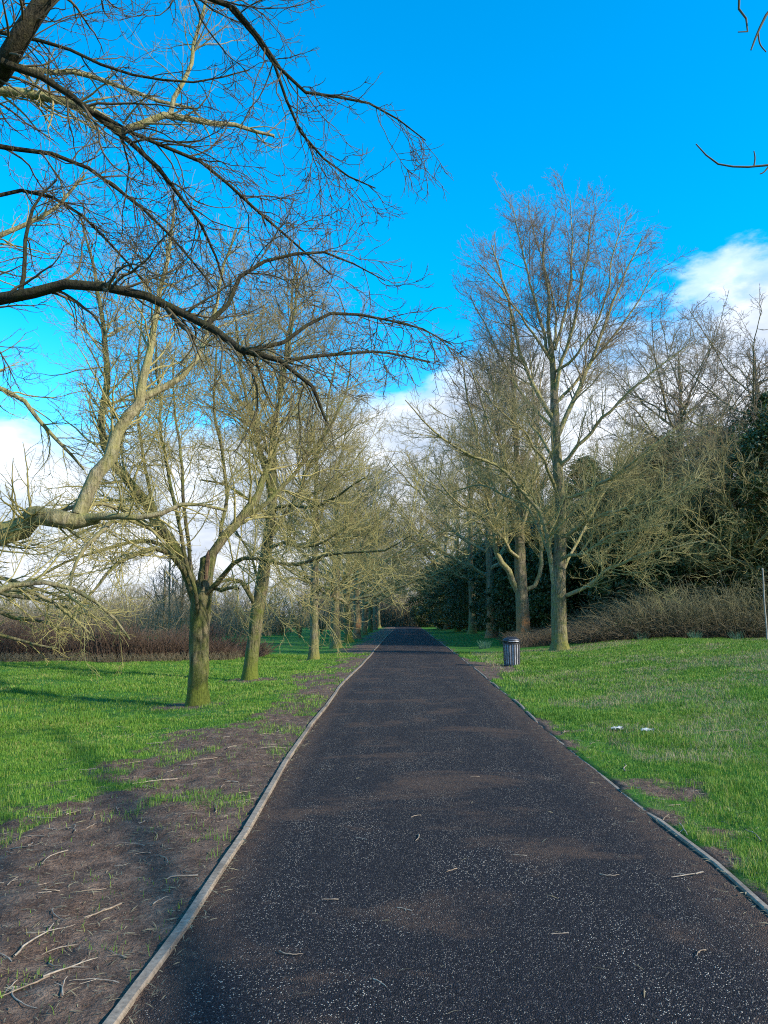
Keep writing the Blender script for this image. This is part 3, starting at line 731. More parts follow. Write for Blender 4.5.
# right tree 2
Y = 40.0; org = base_of(523, Y)
LW = 1.0; tk = tr3([(523, 647, 0, 20), (523, 642, 0, 16), (523, 634, 0, 13.5), (522.5, 610, 0, 13), (521, 580, 0, 12), (520, 555, 0, 10.5), (520, 530, 0, 8.5), (519, 500, 0, 6.5), (517, 460, 0, 5.5), (514, 410, 0, 4), (512, 360, 0, 2.5), (511, 310, 0, 1.2)], Y, org)
tk = resample(tk[0], tk[1], 30); tk[0][0, 2] = -0.15; LW = 0.8
limbs = [(tk[0][15:], tk[1][15:])] + [tr3(q, Y, org) for q in [
    [(518, 592, 0, 8), (508, 577, -.3, 7.5), (500, 560, -.6, 7), (494, 530, -.8, 6), (487, 495, -1, 5), (478, 450, -1.2, 3.8), (468, 400, -1.4, 2.4), (462, 360, -1.5, 1.2)],
    [(526, 590, 0, 6), (536, 585, -.1, 5.4), (541, 560, -.1, 5), (541, 530, 0, 4.4), (538, 490, .2, 3.6), (537, 440, .4, 2.6), (540, 390, .6, 1.3)],
    [(520, 550, 0, 6), (510, 520, .4, 5), (502, 480, .8, 4), (497, 430, 1.1, 3), (492, 380, 1.3, 1.8), (488, 340, 1.4, 1)],
    [(520, 535, 0, 5.5), (530, 500, -.4, 4.6), (536, 460, -.8, 3.8), (534, 410, -1, 2.8), (530, 350, -1.2, 1.4)],
    [(519, 560, 0, 5), (506, 545, -1, 4), (485, 520, -1.8, 3.4), (455, 500, -2.6, 2.4), (430, 470, -3.2, 1.3)],
    [(519, 505, 0, 4.5), (506, 465, -.8, 3.6), (488, 420, -1.4, 2.6), (472, 370, -1.8, 1.4)],
]]
finish_tree('bare_tree', tuple(org), tk, limbs, scaled(LV_R1, 1.15, 1.1), 22, M['bark_orange'], M['twig_r'],
            'bare tree just behind the litter bin, orange brown bark low on its trunk', 'tree', GR, limb_mat=M['bark_pale'])

LW = 1.0
# generic avenue trees: three builds, copied down both rows
protos = []
for i, (H, cl, spd, nl, r0, asc, bk) in enumerate([(13.5, 2.8, 6.6, 16, .25, .4, 'bark'), (14.5, 3.0, 6.0, 16, .26, .5, 'bark_orange'), (12.5, 2.7, 6.8, 16, .24, .35, 'bark_green')]):
    rg = np.random.default_rng(100 + i)
    tkk, lb = auto_tree(rg, H, cl, spd, nl, r0)
    lv = scaled(LV_R1, .72, 1.2)
    pr = finish_tree('bare_tree', (0, 0, 0), tkk, lb, lv, 200 + i, M[bk], M['twig'], 'x', 'tree', 'x', limb_mat=M['bark_pale'])
    protos.append(pr)
used = set()
def put(i, px, Y, sc, rz, label, group, x=None, cat='tree', name=None):
    if i in used: o = copy_tree(protos[i])
    else: o = protos[i]; used.add(i)
    xx = P(px, 616, Y)[0] if x is None else x
    o.location = (xx, Y, gzs(xx, Y) - 0.03); o.rotation_euler = (0, 0, rz); o.scale = (sc[0], sc[0], sc[1]) if isinstance(sc, tuple) else (sc,) * 3
    tag(o, label, cat, group); return o
ordn = ['first', 'second', 'third', 'fourth', 'fifth', 'sixth', 'seventh', 'eighth', 'ninth', 'tenth']
sty = ['with dark trunk', 'with grey trunk', 'with slim trunk', 'seen as a narrow trunk', 'in deep shade', 'near the far end', 'at the far end']
for k, (px, Yk) in enumerate(LEFT[3:]):
    put([0, 2, 1][k % 3], px, Yk, (1.05 + .1 * (k % 2), .86 + .05 * (k % 3)), 1.3 * k + .4, '%s tree from the front left of the path, %s' % (ordn[k + 3], sty[k]), GL)
for k, (px, Yk) in enumerate(RIGHT[2:]):
    put([1, 0, 2][k % 3], px, Yk, (1.35, 1.36 + .04 * (k % 3)), 2.1 * k + 1.0, '%s tree from the front right of the path, %s' % (ordn[k + 2], sty[k]), GR)

# ------------------------------------------------------------------ overhanging branches from trees standing just outside the frame, left
LV_FG = [dict(rmax=.014, dens=9.0, t0=.16, t1=1, ang=42, angj=12, lenf=.55, rf=.45, P=12, up=-.02, curl=.26, jit=.16, rmin=.0040, lmax=2.3, shrink=.45, flatten=.3),
         dict(dens=8.5, t0=.10, t1=1, ang=42, angj=12, lenf=.50, rf=.6, P=9, up=.02, curl=.42, jit=.19, rmin=.0032, lmax=1.1, lmin=.14, shrink=.35),
         dict(dens=9.0, t0=.12, t1=1, ang=40, angj=12, lenf=.6, rf=.75, P=7, up=.05, curl=.55, jit=.20, rmin=.0026, lmax=.36, lmin=.07)]
near_limbs = [
    [(-260, 330, 1.5, 22), (-120, 306, .8, 19), (-40, 300, .3, 17), (0, 297, 0, 15), (40, 294, 0, 13.5), (80, 288, 0, 12), (118, 291, 0, 11), (165, 302, 0, 10), (210, 327, -.1, 9), (248, 352, -.2, 8), (290, 362, -.2, 5.5), (315, 390, -.1, 4.5), (328, 425, 0, 3)],
    [(205, 326, 0, 7), (222, 312, .1, 6), (232, 290, .2, 5), (246, 270, .3, 4.5), (280, 258, .5, 4), (318, 252, .7, 3.2), (350, 262, .9, 2.2), (385, 280, 1, 1.4)],
    [(248, 351, -.2, 6), (282, 344, -.1, 5), (310, 322, .1, 4.4), (340, 311, .3, 4), (380, 318, .5, 3), (420, 328, .7, 2.2), (452, 345, .8, 1.3)],
    [(20, 294, 0, 6), (27, 265, .1, 5), (27, 225, .2, 4.5), (33, 205, .3, 3.5), (58, 180, .4, 2)],
    [(290, 360, -.2, 4.5), (340, 352, .1, 4), (385, 352, .5, 3), (430, 362, .8, 2)],
    [(-260, 160, 1.5, 34), (-100, 120, .8, 32), (-30, 80, .3, 30), (0, 58, 0, 27), (30, 32, 0, 24), (62, -4, 0, 21), (95, -50, 0, 18), (160, -120, .2, 14)],
    [(2, 62, 0, 11), (40, 78, .1, 9), (85, 104, .2, 7.5), (130, 142, .3, 6.5), (160, 172, .4, 5.5), (182, 200, .6, 4.6), (200, 222, .8, 4), (215, 255, 1, 3), (225, 290, 1.2, 2)],
    [(95, 112, .2, 5.5), (150, 140, .4, 5), (205, 165, .6, 4.2), (250, 205, .8, 3.6), (290, 240, 1, 2.8), (330, 275, 1.2, 1.8)],
    [(120, -60, .3, 8), (170, -15, .3, 7), (225, 5, .4, 6), (258, 32, .5, 5.5), (285, 72, .6, 4.6), (310, 95, .7, 4), (345, 98, .8, 3.4), (385, 110, .9, 2.4), (425, 140, 1, 1.4)],
    [(230, 8, .4, 5), (270, 60, .7, 4), (300, 130, 1, 3.4), (340, 170, 1.2, 2.6), (375, 188, 1.3, 1.5)],
    [(-60, 140, .6, 8), (0, 142, .8, 6.5), (60, 160, .9, 5), (110, 185, 1.1, 4.2), (160, 225, 1.3, 3.2), (215, 290, 1.5, 2)],
    [(-60, 20, 1, 7), (10, 35, 1.1, 5), (60, 48, 1.2, 4.2), (120, 72, 1.3, 3.6), (190, 82, 1.4, 2.6), (250, 70, 1.6, 1.6)],
    [(-40, 215, 1, 6), (10, 190, 1.1, 5), (60, 200, 1.2, 4), (110, 240, 1.4, 3), (150, 290, 1.6, 2)],
]
LW = 0.86; Y = 6.2; org = np.array([-5.6, 6.6, 0.0]); org[2] = gzs(org[0], org[1])
limbs = [tr3(q, Y, org) for q in near_limbs]
def end_trunk(z_top, r0, lean=(0, 0)):
    n = 18; z = np.linspace(-.15, z_top, n); pts = np.stack([lean[0] * z / z_top, lean[1] * z / z_top, z], 1)
    return pts, r0 * (1 - .35 * (z / z_top).clip(0, 1)) * (1 + .5 * np.exp(-z.clip(0) / .25))
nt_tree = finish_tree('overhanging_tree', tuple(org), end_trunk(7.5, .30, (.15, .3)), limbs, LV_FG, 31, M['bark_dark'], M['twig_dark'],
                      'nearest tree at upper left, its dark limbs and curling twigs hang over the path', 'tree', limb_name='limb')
LW = 1.0
# second overhanging tree: sunlit limbs
lit_limbs = [
    [(-230, 640, 0, 30), (-110, 585, 0, 27), (-40, 550, 0, 25), (0, 529, 0, 23), (25, 521, 0, 20), (55, 520, 0, 19), (82, 518, 0, 18), (92, 512, 0, 10)],
    [(78, 516, 0, 15), (88, 495, .1, 14.5), (98, 468, .2, 14.5), (112, 446, .3, 13), (128, 422, .4, 12), (143, 397, .5, 11), (150, 368, .6, 8), (152, 340, .7, 7), (160, 300, .9, 5.5), (168, 255, 1.1, 4), (175, 210, 1.3, 2.5)],
    [(142, 398, .5, 8), (160, 388, .6, 7.5), (178, 383, .7, 6.5), (195, 362, .8, 5), (210, 325, 1, 4), (222, 275, 1.2, 3), (235, 230, 1.4, 2)],
    [(80, 519, 0, 9), (105, 520, -.1, 7.5), (135, 519, -.2, 6), (165, 512, -.2, 5), (190, 505, 0, 4), (225, 512, .2, 3)],
    [(40, 516, 0, 6), (75, 505, .4, 4.5), (110, 505, .8, 4), (140, 520, 1.1, 3), (165, 545, 1.4, 2)],
    [(110, 523, -.1, 5), (98, 535, -.2, 4.5), (82, 553, -.3, 4), (72, 575, -.4, 3), (70, 600, -.5, 2)],
    [(-160, 160, .5, 16), (-60, 108, .2, 13), (0, 97, 0, 10.5), (45, 100, 0, 9.5), (90, 115, 0, 9), (122, 130, 0, 8.5), (150, 123, .1, 7.5), (172, 115, .2, 7), (205, 122, .4, 6), (240, 126, .6, 4.6), (275, 135, .9, 3)],
    [(170, 115, .2, 6), (177, 92, .3, 5), (190, 70, .4, 4.5), (197, 40, .5, 4), (205, 5, .6, 3.2), (215, -40, .7, 2)],
    [(-40, 60, 1, 8), (30, 68, 1.2, 6), (90, 78, 1.4, 5), (150, 98, 1.7, 4), (200, 110, 2, 2.6)],
    [(-70, 640, -1, 8), (-20, 600, -1, 6), (30, 585, -.8, 5), (75, 590, -.6, 4), (110, 612, -.4, 3), (130, 640, -.2, 2)],
    [(-80, 620, 0, 8), (-30, 590, .2, 6), (15, 588, .4, 5), (55, 605, .6, 3.5), (90, 635, .8, 2)],
    [(-90, 400, 1, 8), (-40, 380, 1.2, 6), (10, 395, 1.4, 5), (50, 430, 1.6, 4), (85, 470, 1.9, 2.4)],
    [(-90, 300, 1, 9), (-40, 260, 1.2, 7), (0, 235, 1.4, 5.5), (45, 215, 1.6, 4.2), (85, 175, 1.8, 2.6)],
]
Y = 9.5; org = np.array([-7.6, 10.6, 0.0]); org[2] = gzs(org[0], org[1])
limbs = [tr3(q, Y, org) for q in lit_limbs]
LV_LIT = [dict(rmax=.018, dens=8.5, t0=.2, t1=1, ang=46, angj=11, lenf=.5, rf=.38, P=10, up=.03, curl=.14, jit=.13, rmin=.0045, lmax=2.6, shrink=.4),
          dict(dens=6.5, t0=.10, t1=1, ang=42, angj=12, lenf=.5, rf=.6, P=8, up=.03, curl=.2, jit=.15, rmin=.0032, lmax=1.2, lmin=.1),
          dict(dens=8.0, t0=.12, t1=1, ang=40, angj=12, lenf=.6, rf=.75, P=6, up=.05, curl=.25, jit=.16, rmin=.0024, lmax=.5, lmin=.08)]
finish_tree('overhanging_tree', tuple(org), end_trunk(7.0, .32, (.2, -.2)), limbs, LV_LIT, 32, M['bark'], M['twig'],
            'tree at the left edge with a sunlit elbow shaped limb reaching in above the meadow', 'tree', limb_mat=M['bark_pale'])
# weeping tree with olive drooping twigs at left
Y = 13.0; org = np.array([-10.6, 13.5, 0.0]); org[2] = gzs(org[0], org[1])
limbs = [tr3(q, Y, org) for q in [
    [(-150, 560, 0, 10), (-90, 560, 0, 8), (-40, 575, 0, 6), (0, 590, 0, 4.5), (40, 600, 0, 3.4), (80, 612, 0, 2.2), (110, 622, 0, 1.4)],
    [(-150, 590, 1, 9), (-80, 590, 1, 7), (-20, 605, 1, 5), (30, 620, 1, 3.5), (75, 632, 1, 2)],
    [(-150, 610, -.6, 8), (-90, 610, -.6, 6), (-30, 625, -.6, 4.5), (20, 640, -.6, 3), (60, 648, -.6, 1.6)],
    [(-140, 570, .5, 8), (-80, 555, .5, 6), (-20, 572, .5, 4.5), (40, 590, .5, 3), (95, 605, .5, 1.6)],
]]
LV_W = [dict(dens=9.0, t0=.1, t1=1, ang=34, angj=12, lenf=.42, rf=.5, P=9, up=-.03, curl=.05, jit=.10, rmin=.0045, lmax=2.0, shrink=.4),
        dict(dens=9.0, t0=.1, t1=1, ang=34, angj=12, lenf=.5, rf=.65, P=7, up=-.02, curl=.12, jit=.13, rmin=.0034, lmax=1.0, lmin=.1),
        dict(dens=5.0, t0=.15, t1=1, ang=36, angj=12, lenf=.5, rf=.75, P=5, up=.02, curl=.2, jit=.15, rmin=.0028, lmax=.4, lmin=.08)]
finish_tree('weeping_tree', tuple(org), end_trunk(3.4, .16), limbs, LV_W, 33, M['bark'], M['twig'],
            'olive twigged tree low at the left edge, its fine sprays droop before the hedge', 'tree')
# right edge: twigs of a tree whose trunk stands outside the frame
Y = 6.0; org = np.array([8.6, -4.6, 0.0]); org[2] = gzs(org[0], org[1])
sides = [
    [(1150, 60, 0, 12), (960, 110, 0, 8), (850, 140, 0, 5), (800, 160, 0, 3.2), (768, 165, 0, 2.4), (742, 167, 0, 2.2), (718, 164, 0, 2.0), (706, 155, 0, 1.7), (696, 144, 0, 1.3)],
    [(1100, -60, 0, 10), (900, -50, 0, 6), (800, -15, 0, 3.6), (770, 10, 0, 3), (758, 32, 0, 2.6), (751, 50, 0, 1.6)],
    [(900, -120, .2, 6), (800, -70, .2, 4), (755, -30, .2, 3), (738, 3, .2, 2.6), (746, 18, .2, 2.2), (747, 34, .2, 1.8), (738, 32, .2, 1.2)],
    [(758, 32, 0, 1.8), (760, 44, 0, 1.6), (766, 52, 0, 1.3)],
    [(770, 165, 0, 2), (764, 172, 0, 1.6), (760, 174, 0, 1.2)],
    [(754, 166, 0, 1.8), (755, 158, 0, 1.6), (754, 151, 0, 1.2)],
]
limbs = [tr3(q, Y, org) for q in sides]
tr_ = end_trunk(8.5, .28, (.3, 0))
root = empty('overhanging_tree', tuple(org)); tag(root, 'tree beyond the right edge, three thin twigs poke into the blue sky', 'tree')
v, f = tubes(tr_[0][None], tr_[1][None], 14, 5, .05); mesh_np('trunk', v, f, M['bark'], root)
for i, (p_, r_) in enumerate(limbs):
    if i < 2:
        p_ = np.vstack([[.25, 0, 4.6 + i], [-.6, 5.4, 5.4 + .8 * i], p_]); r_ = np.concatenate([[.09, .07], r_])
    a, bb = resample(p_, r_, 120 if i < 2 else 22); v, f = tubes(a[None], bb[None], 7); mesh_np('twig' if i > 2 else 'branch', v, f, M['twig_dark'], root)

# ------------------------------------------------------------------ evergreen wood on the right
def leaf_cloud(rg, centers, radii, per, size, flat=0.9):
    radii = radii * rg.uniform(.5, 1.3, (len(radii), 1))
    """clumps of leaf quads; centers (n,3), radii (n,3)"""
    n = len(centers); tot = n * per
    c = np.repeat(centers, per, 0); r = np.repeat(radii, per, 0)
    d_ = norm(rg.normal(size=(tot, 3))); rad = rg.random(tot) ** 0.45
    p = c + d_ * r * rad[:, None]
    nrm = norm(d_ + rg.normal(size=(tot, 3)) * 0.8 + np.array([0, 0, .35]))
    a = norm(np.cross(nrm, rg.normal(size=(tot, 3)))); b2 = np.cross(nrm, a)
    s = size * rg.uniform(.45, 1.6, tot)[:, None]
    v = np.stack([p - a * s * .5, p + b2 * s * .28, p + a * s * .5 + nrm * s * .12, p - b2 * s * .28], 1).reshape(-1, 3)
    f = np.arange(tot * 4).reshape(-1, 4)
    return v, f
def evergreen(name, seed, H, Rr, mat, leaf=0.14, nclump=420, per=120, skirt=0.08):
    rg = np.random.default_rng(seed); root = empty(name)
    z = np.linspace(0, 1, 12); tp = np.stack([np.cumsum(rg.normal(0, .05, 12)), np.cumsum(rg.normal(0, .05, 12)), z * H * .9], 1); tp[0, 2] = -.1
    v, f = tubes(tp[None], (H * .018 * (1 - z) + .03)[None], 10, seed, .05); mesh_np('trunk', v, f, M['bark_dark'], root)
    lob = [(rg.uniform(0, 6.28), rg.uniform(.2, .9), rg.uniform(.25, .5)) for _ in range(9)]
    cs, rs = [], []
    while len(cs) < nclump:
        zz = skirt + (1 - skirt) * rg.random(); ang = rg.uniform(0, 6.28)
        prof = (math.sin(math.pi * min(1, (zz * .86 + .14)) ** .9)) ** .6
        for la, lz, lw in lob:
            dd = math.cos(ang - la) ; prof += .22 * max(0, dd) ** 4 * math.exp(-((zz - lz) / .16) ** 2)
        prof *= .82
        rr = prof * Rr * (rg.random() ** .38) * rg.uniform(.85, 1.05)
        cs.append((rr * math.cos(ang), rr * math.sin(ang), zz * H)); q = rg.uniform(.28, .7) * (Rr / 3.2)
        rs.append((q * 1.15, q * 1.15, q * .75))
    cs = np.array(cs); rs = np.array(rs)
    v, f = leaf_cloud(rg, cs, rs, per, leaf); mesh_np('crown', v, f, mat, root, smooth=False)
    # boughs
    nb = 60; sel = cs[rg.choice(len(cs), nb)]; st_ = np.stack([np.zeros(nb), np.zeros(nb), sel[:, 2] * .75], 1)
    u = np.linspace(0, 1, 6)[None, :, None]; bp = st_[:, None] * (1 - u) + sel[:, None] * u + rg.normal(0, .08, (nb, 6, 3)) * u
    v, f = tubes(bp, np.linspace(.05, .015, 6)[None].repeat(nb, 0), 5); mesh_np('boughs', v, f, M['bark_dark'], root)
    return root
ev = [evergreen('evergreen_tree', 301, 11.0, 4.0, M['holly']), evergreen('evergreen_tree', 302, 15.0, 4.4, M['ivy'], nclump=520, per=120),
      evergreen('evergreen_tree', 303, 7.0, 3.6, M['holly'], nclump=330, per=120, skirt=.02)]
used_e = set()
def pute(i, x, y, s, rz, label, group='evergreen trees of the wood on the right'):
    o = copy_tree(ev[i]) if i in used_e else ev[i]; used_e.add(i)
    o.location = (x, y, gzs(x, y) - .1); o.rotation_euler = (0, 0, rz); o.scale = (s, s, s) if not isinstance(s, tuple) else (s[0], s[0], s[1])
    tag(o, label, 'tree', group); return o
E = [  # i, px, Y, scale, label
    (1, 785, 44, (1.15, .93), 'tall evergreen at the right edge, glossy and highest of the dark wood'),
    (1, 728, 47, (1.05, .84), 'broad dark evergreen second from the right edge behind the bramble bank'),
    (0, 800, 36.5, (1.0, 1.0), 'dark evergreen cut by the right edge of the photo above the brambles'),
    (0, 668, 45, (1.0, 1.05), 'dark evergreen behind the bramble bank left of the broad one'),
    (2, 700, 40.5, 1.0, 'low dark holly bush straight behind the middle of the bramble bank'),
    (0, 612, 48, (.95, .88), 'dark evergreen right of the tallest bare tree'),
    (2, 640, 41.5, 1.0, 'low dark holly behind the left end of the bramble bank'),
    (2, 585, 46, 1.05, 'low dark evergreen directly behind the tallest bare tree'),
    (0, 560, 55, (1.0, .8), 'dark evergreen between the two front trees of the right row'),
    (2, 540, 50, 1.0, 'low dark evergreen right of the orange barked tree'),
    (2, 512, 58, 1.1, 'low dark evergreen left of the orange barked tree'),
    (0, 492, 70, (1.0, .66), 'dark evergreen behind the third tree of the right row'),
    (2, 480, 74, 1.2, 'low dark evergreen between the third and fourth trees of the right row'),
    (0, 462, 86, (1.1, .7), 'dark evergreen behind the fourth tree of the right row'),
    (2, 452, 92, 1.2, 'dark evergreen low beside the path, second from its far end'),
    (2, 441, 112, 1.4, 'dark evergreen beside the far end of the path'),
    (0, 640, 56, (1.1, 1.15), 'dark evergreen in the second rank beneath the spreading oak'),
    (1, 590, 64, (1.1, .95), 'dark evergreen deep in the wood behind the tallest bare tree'),
    (1, 530, 76, (1.2, .9), 'dark evergreen deep in the wood behind the orange barked tree'),
]
for k, (i, px, Yk, s, lab) in enumerate(E): pute(i, P(px, 616, Yk)[0], Yk, s, 1.7 * k, lab)
# no wood stands behind the viewpoint; the path's shade is in its tarmac colour

# bare oaks rising behind the wood
def oak(seed, H, spread, label, x, y, limbs_n=11, group='oaks standing behind the evergreen wood'):
    rg = np.random.default_rng(seed)
    tkk, lb = auto_tree(rg, H, H * .46, spread, limbs_n, H * .017, leader=.80)
    LVO = [dict(rmax=.09, dens=3.2, t0=.15, t1=1, ang=48, angj=12, lenf=.5, rf=.55, P=9, up=.05, jit=.24, rmin=.016, lmax=8),
           dict(dens=2.8, t0=.12, t1=1, ang=48, angj=14, lenf=.46, rf=.55, P=7, up=.04, jit=.26, rmin=.010, lmax=4),
           dict(dens=5.0, t0=.15, t1=1, ang=46, angj=14, lenf=.5, rf=.6, P=6, up=.04, jit=.28, rmin=.0075, lmax=1.9, lmin=.2),
           dict(dens=4.5, t0=.2, t1=1, ang=42, angj=14, lenf=.6, rf=.7, P=4, up=.05, jit=.25, rmin=.006, lmax=.7, lmin=.15)]
    return finish_tree('oak_tree', (x, y, gzs(x, y)), tkk, lb, LVO, seed + 1, M['bark'], M['twig_far'], label, 'tree', group)
oak(401, 25.5, 8.6, 'wide crowned bare oak against the white cloud behind the evergreen wood', P(688, 616, 54)[0], 54, 18)
oak(402, 21.5, 8.0, 'bare oak at the right edge with crooked dark limbs above the evergreens', P(775, 616, 44)[0], 44, 13)

# bramble bank
def stems(rg, n, xf, yf, hf, lat, k=3, Pn=7, r=.006, arch=1.0, lean=(0, 0), jz=.03):
    """arching stems rooted at xf,yf arrays"""
    x = xf; y = yf; z = gz(x, y); h = hf
    az = rg.uniform(0, 6.28, n); L_ = lat * rg.uniform(.4, 1.4, n)
    s = np.linspace(0, 1, Pn)[None, :]
    px = x[:, None] + (np.cos(az) * L_)[:, None] * s ** 1.3 + lean[0] * s * h[:, None]
    py = y[:, None] + (np.sin(az) * L_)[:, None] * s ** 1.3 + lean[1] * s * h[:, None]
    droop = rg.uniform(.2, 1.0, n)[:, None] * arch
    pz = z[:, None] - .03 + h[:, None] * (s * (1 + droop) - droop * s ** 2.4 * 1.0)
    pts = np.stack([px, py, pz], -1) + rg.normal(0, jz, (n, Pn, 3)) * s[..., None]
    rad = r * rg.uniform(.6, 1.5, n)[:, None] * (1 - .55 * s)
    return tubes(pts, rad, k)
rg = np.random.default_rng(51)
n = 19000; u = rg.random(n); xb = 8.6 + 22 * u; yb = 34.2 + 6.5 * rg.random(n) ** 1.3 - .06 * (xb - 8) + 0.5 * (fbm(xb * .8, xb * 0, 3, 5) - .5)
hb = (0.4 + 1.1 * sstep(8.5, 12.5, xb)) * (0.25 + 1.35 * fbm(xb * .9, yb * .9, 4, 12)) * sstep(33.0, 35.8, yb + 1.4) * rg.uniform(.4, 1.5, n) ** 1.2
hb *= np.where(rg.random(n) < .25, .6, 1.0)
a = stems(rg, n, xb, yb, hb, 1.5, r=.009, arch=1.35, Pn=9, jz=.13)
n = 3500; xb2 = 6.2 + 5.5 * rg.random(n); yb2 = 36 + 6 * rg.random(n)
a2 = stems(rg, n, xb2, yb2, .35 + .4 * rg.random(n), .5, r=.007)
v, f = merge([a, a2])
nb = 3200; cx_ = 9.5 + 20 * rg.random(nb); cy_ = 34.5 + 3.5 * rg.random(nb); cz_ = gz(cx_, cy_) + .15 + 1.1 * rg.random(nb) * sstep(8.5, 12.5, cx_)
lv_, lf_ = leaf_cloud(rg, np.stack([cx_, cy_, cz_], 1), np.full((nb, 3), .28), 14, .075)
tag(mesh_np('bramble_leaves', lv_, lf_, M['ivy'], smooth=False), 'dull green leaves scattered through the bramble bank', 'brambles', kind='stuff')
tag(mesh_np('bramble_thicket', v, f, M['twig_bramble']), 'tangled grey brown bramble bank at the foot of the evergreen wood', 'brambles', kind='stuff')
# left hedge / thicket
rg = np.random.default_rng(52)
n = 13000; xh = -24 + 19.0 * rg.random(n); cut = np.interp(xh, [-24, -15, -9, -6.2, -5.0], [26.2, 27.2, 28.2, 29.6, 31.0])
yh = cut + 3.6 * rg.random(n) ** 1.2
hh_ = (1.15 * (.05 + 1.7 * fbm(xh * .7, yh * .4, 4, 40))) * rg.uniform(.55, 1.2, n) * (1 - .55 * sstep(-6.4, -5.0, xh))
a = stems(rg, n, xh, yh, hh_, .55, r=.0085, arch=.6)
v, f = a
tag(mesh_np('hedge_thicket', v, f, M['twig_hedge']), 'low dark purple brown thicket across the left side of the meadow', 'hedge', kind='stuff')
# dry fringe in front of it
n = 5000; xh = -24 + 18.5 * rg.random(n); yh = np.interp(xh, [-24, -15, -9, -6.2, -5.0], [26.2, 27.2, 28.2, 29.6, 31.0]) - .5 * rg.random(n)
v, f = stems(rg, n, xh, yh, .1 + .28 * rg.random(n), .2, r=.006, Pn=4)
tag(mesh_np('dry_grass_fringe', v, f, M['straw']), 'pale dead grass along the foot of the left thicket', 'dry grass', kind='stuff')

# scrub belt far behind: a mass of stems nobody could count
rg = np.random.default_rng(54)
n = 17000; xq = -95 + 150 * rg.random(n); yq = 100 + 22 * rg.random(n) + np.where(xq > 12, 10, 0) * 0
nearb = rg.random(n) < .45; xq = np.where(nearb, -62 + 58 * rg.random(n), xq); yq = np.where(nearb, 62 + 18 * rg.random(n) + np.where(xq > -9, 30, 0), yq)
xe = -14 + 34 * rg.random(5200); ye = 118 + 9 * rg.random(5200); xq = np.concatenate([xq, xe]); yq = np.concatenate([yq, ye])
okk = ~((xq > xl(yq) - 3) & (xq < xr(yq) + 2) & (yq < 116)); xq, yq = xq[okk], yq[okk]; n = len(xq)
hq = np.where((yq > 117) & (np.abs(xq - 3) < 16), 1.9, 1.0) * (1.3 + 3.6 * fbm(xq * .13, yq * .1, 4, 44)) * rg.uniform(.45, 1.15, n)
v, f = stems(rg, n, xq, yq, hq, 1.5, r=.022, arch=.35)
tag(mesh_np('distant_scrub', v, f, M['twig_far']), 'hazy brown belt of bare scrub closing the far side of the meadow', 'scrub', kind='stuff')
# shrubs and saplings behind the left row
def shrub(seed, H, Wd, twm, ns=9):
    rg = np.random.default_rng(seed); root = empty('bare_shrub')
    limbs = []
    for i in range(ns):
        az = rg.uniform(0, 6.28); s = np.linspace(0, 1, 6); rr = Wd * rg.uniform(.3, 1) * s ** 1.1; hh = H * rg.uniform(.6, 1) * s ** .9
        pts = np.stack([np.cos(az) * rr, np.sin(az) * rr, hh], 1) + rg.normal(0, .08, (6, 3)) * s[:, None]
        limbs.append((pts, np.linspace(.05, .012, 6)))
    allp = [resample(p_, r_, 12) for p_, r_ in limbs]
    par = np.stack([a_ for a_, _ in allp]); rad = np.stack([b_ for _, b_ in allp])
    mesh_np('stems', *tubes(par, rad, 5), M['bark'], root)
    tw = []; src = (par, rad)
    for lv in [dict(dens=3.2, t0=.1, t1=1, ang=40, angj=12, lenf=.5, rf=.5, Pn=7, up=.05, jit=.15, rmin=.010, lmax=3),
               dict(dens=4.2, t0=.1, t1=1, ang=42, angj=14, lenf=.5, rf=.6, Pn=5, up=.04, jit=.18, rmin=.0075, lmax=1.5, lmin=.15),
               dict(dens=4.5, t0=.1, t1=1, ang=42, angj=14, lenf=.6, rf=.7, Pn=4, up=.04, jit=.2, rmin=.006, lmax=.6, lmin=.12)]:
        c_, rc_ = spawn(rg, src[0], src[1], **lv); tw.append(tubes(c_, rc_, 3)); src = (c_, rc_)
    v, f = merge(tw); mesh_np('crown', v, f, twm, root)
    return root
sh = [shrub(501, 4.6, 2.6, M['twig_far']), shrub(502, 5.6, 3.0, M['twig'])]
used_s = set()
SHR = [(255, 52, 1, .75), (282, 66, 0, .9), (300, 60, 1, .8), (322, 74, 0, 1.0), (338, 84, 1, .9), (352, 95, 0, 1.0), (228, 75, 0, 1.1), (200, 85, 1, 1.1), (170, 95, 0, 1.3), (140, 88, 1, 1.1), (105, 100, 0, 1.3), (70, 90, 1, 1.2), (35, 98, 0, 1.3), (0, 92, 1, 1.2),
       (268, 100, 1, 1.3), (310, 108, 0, 1.4), (366, 118, 1, 1.2), (240, 110, 0, 1.5), (398, 128, 0, 1.3), (412, 132, 1, 1.2), (384, 126, 1, 1.3), (425, 130, 0, 1.4), (-30, 100, 0, 1.3)]
place = ['behind the gap after the second left tree', 'right of the second left tree', 'left of the third left tree', 'just right of the third left tree', 'behind the fourth left tree', 'behind the fifth left tree', 'between the first and second left trees', 'behind the nearest mossy trunk', 'left of the nearest mossy trunk', 'above the middle of the purple thicket', 'above the thicket left of middle', 'above the left part of the thicket', 'second from the left edge', 'at the left edge',
         'in the far rank right of the second left tree', 'in the far rank by the third left tree', 'left of the far end of the path', 'in the far rank between the two nearest left trees', 'closing the far end of the path, left of its middle', 'closing the far end of the path, right of its middle', 'closing the far end of the path on its left', 'closing the far end of the path on its right', 'just past the left edge']
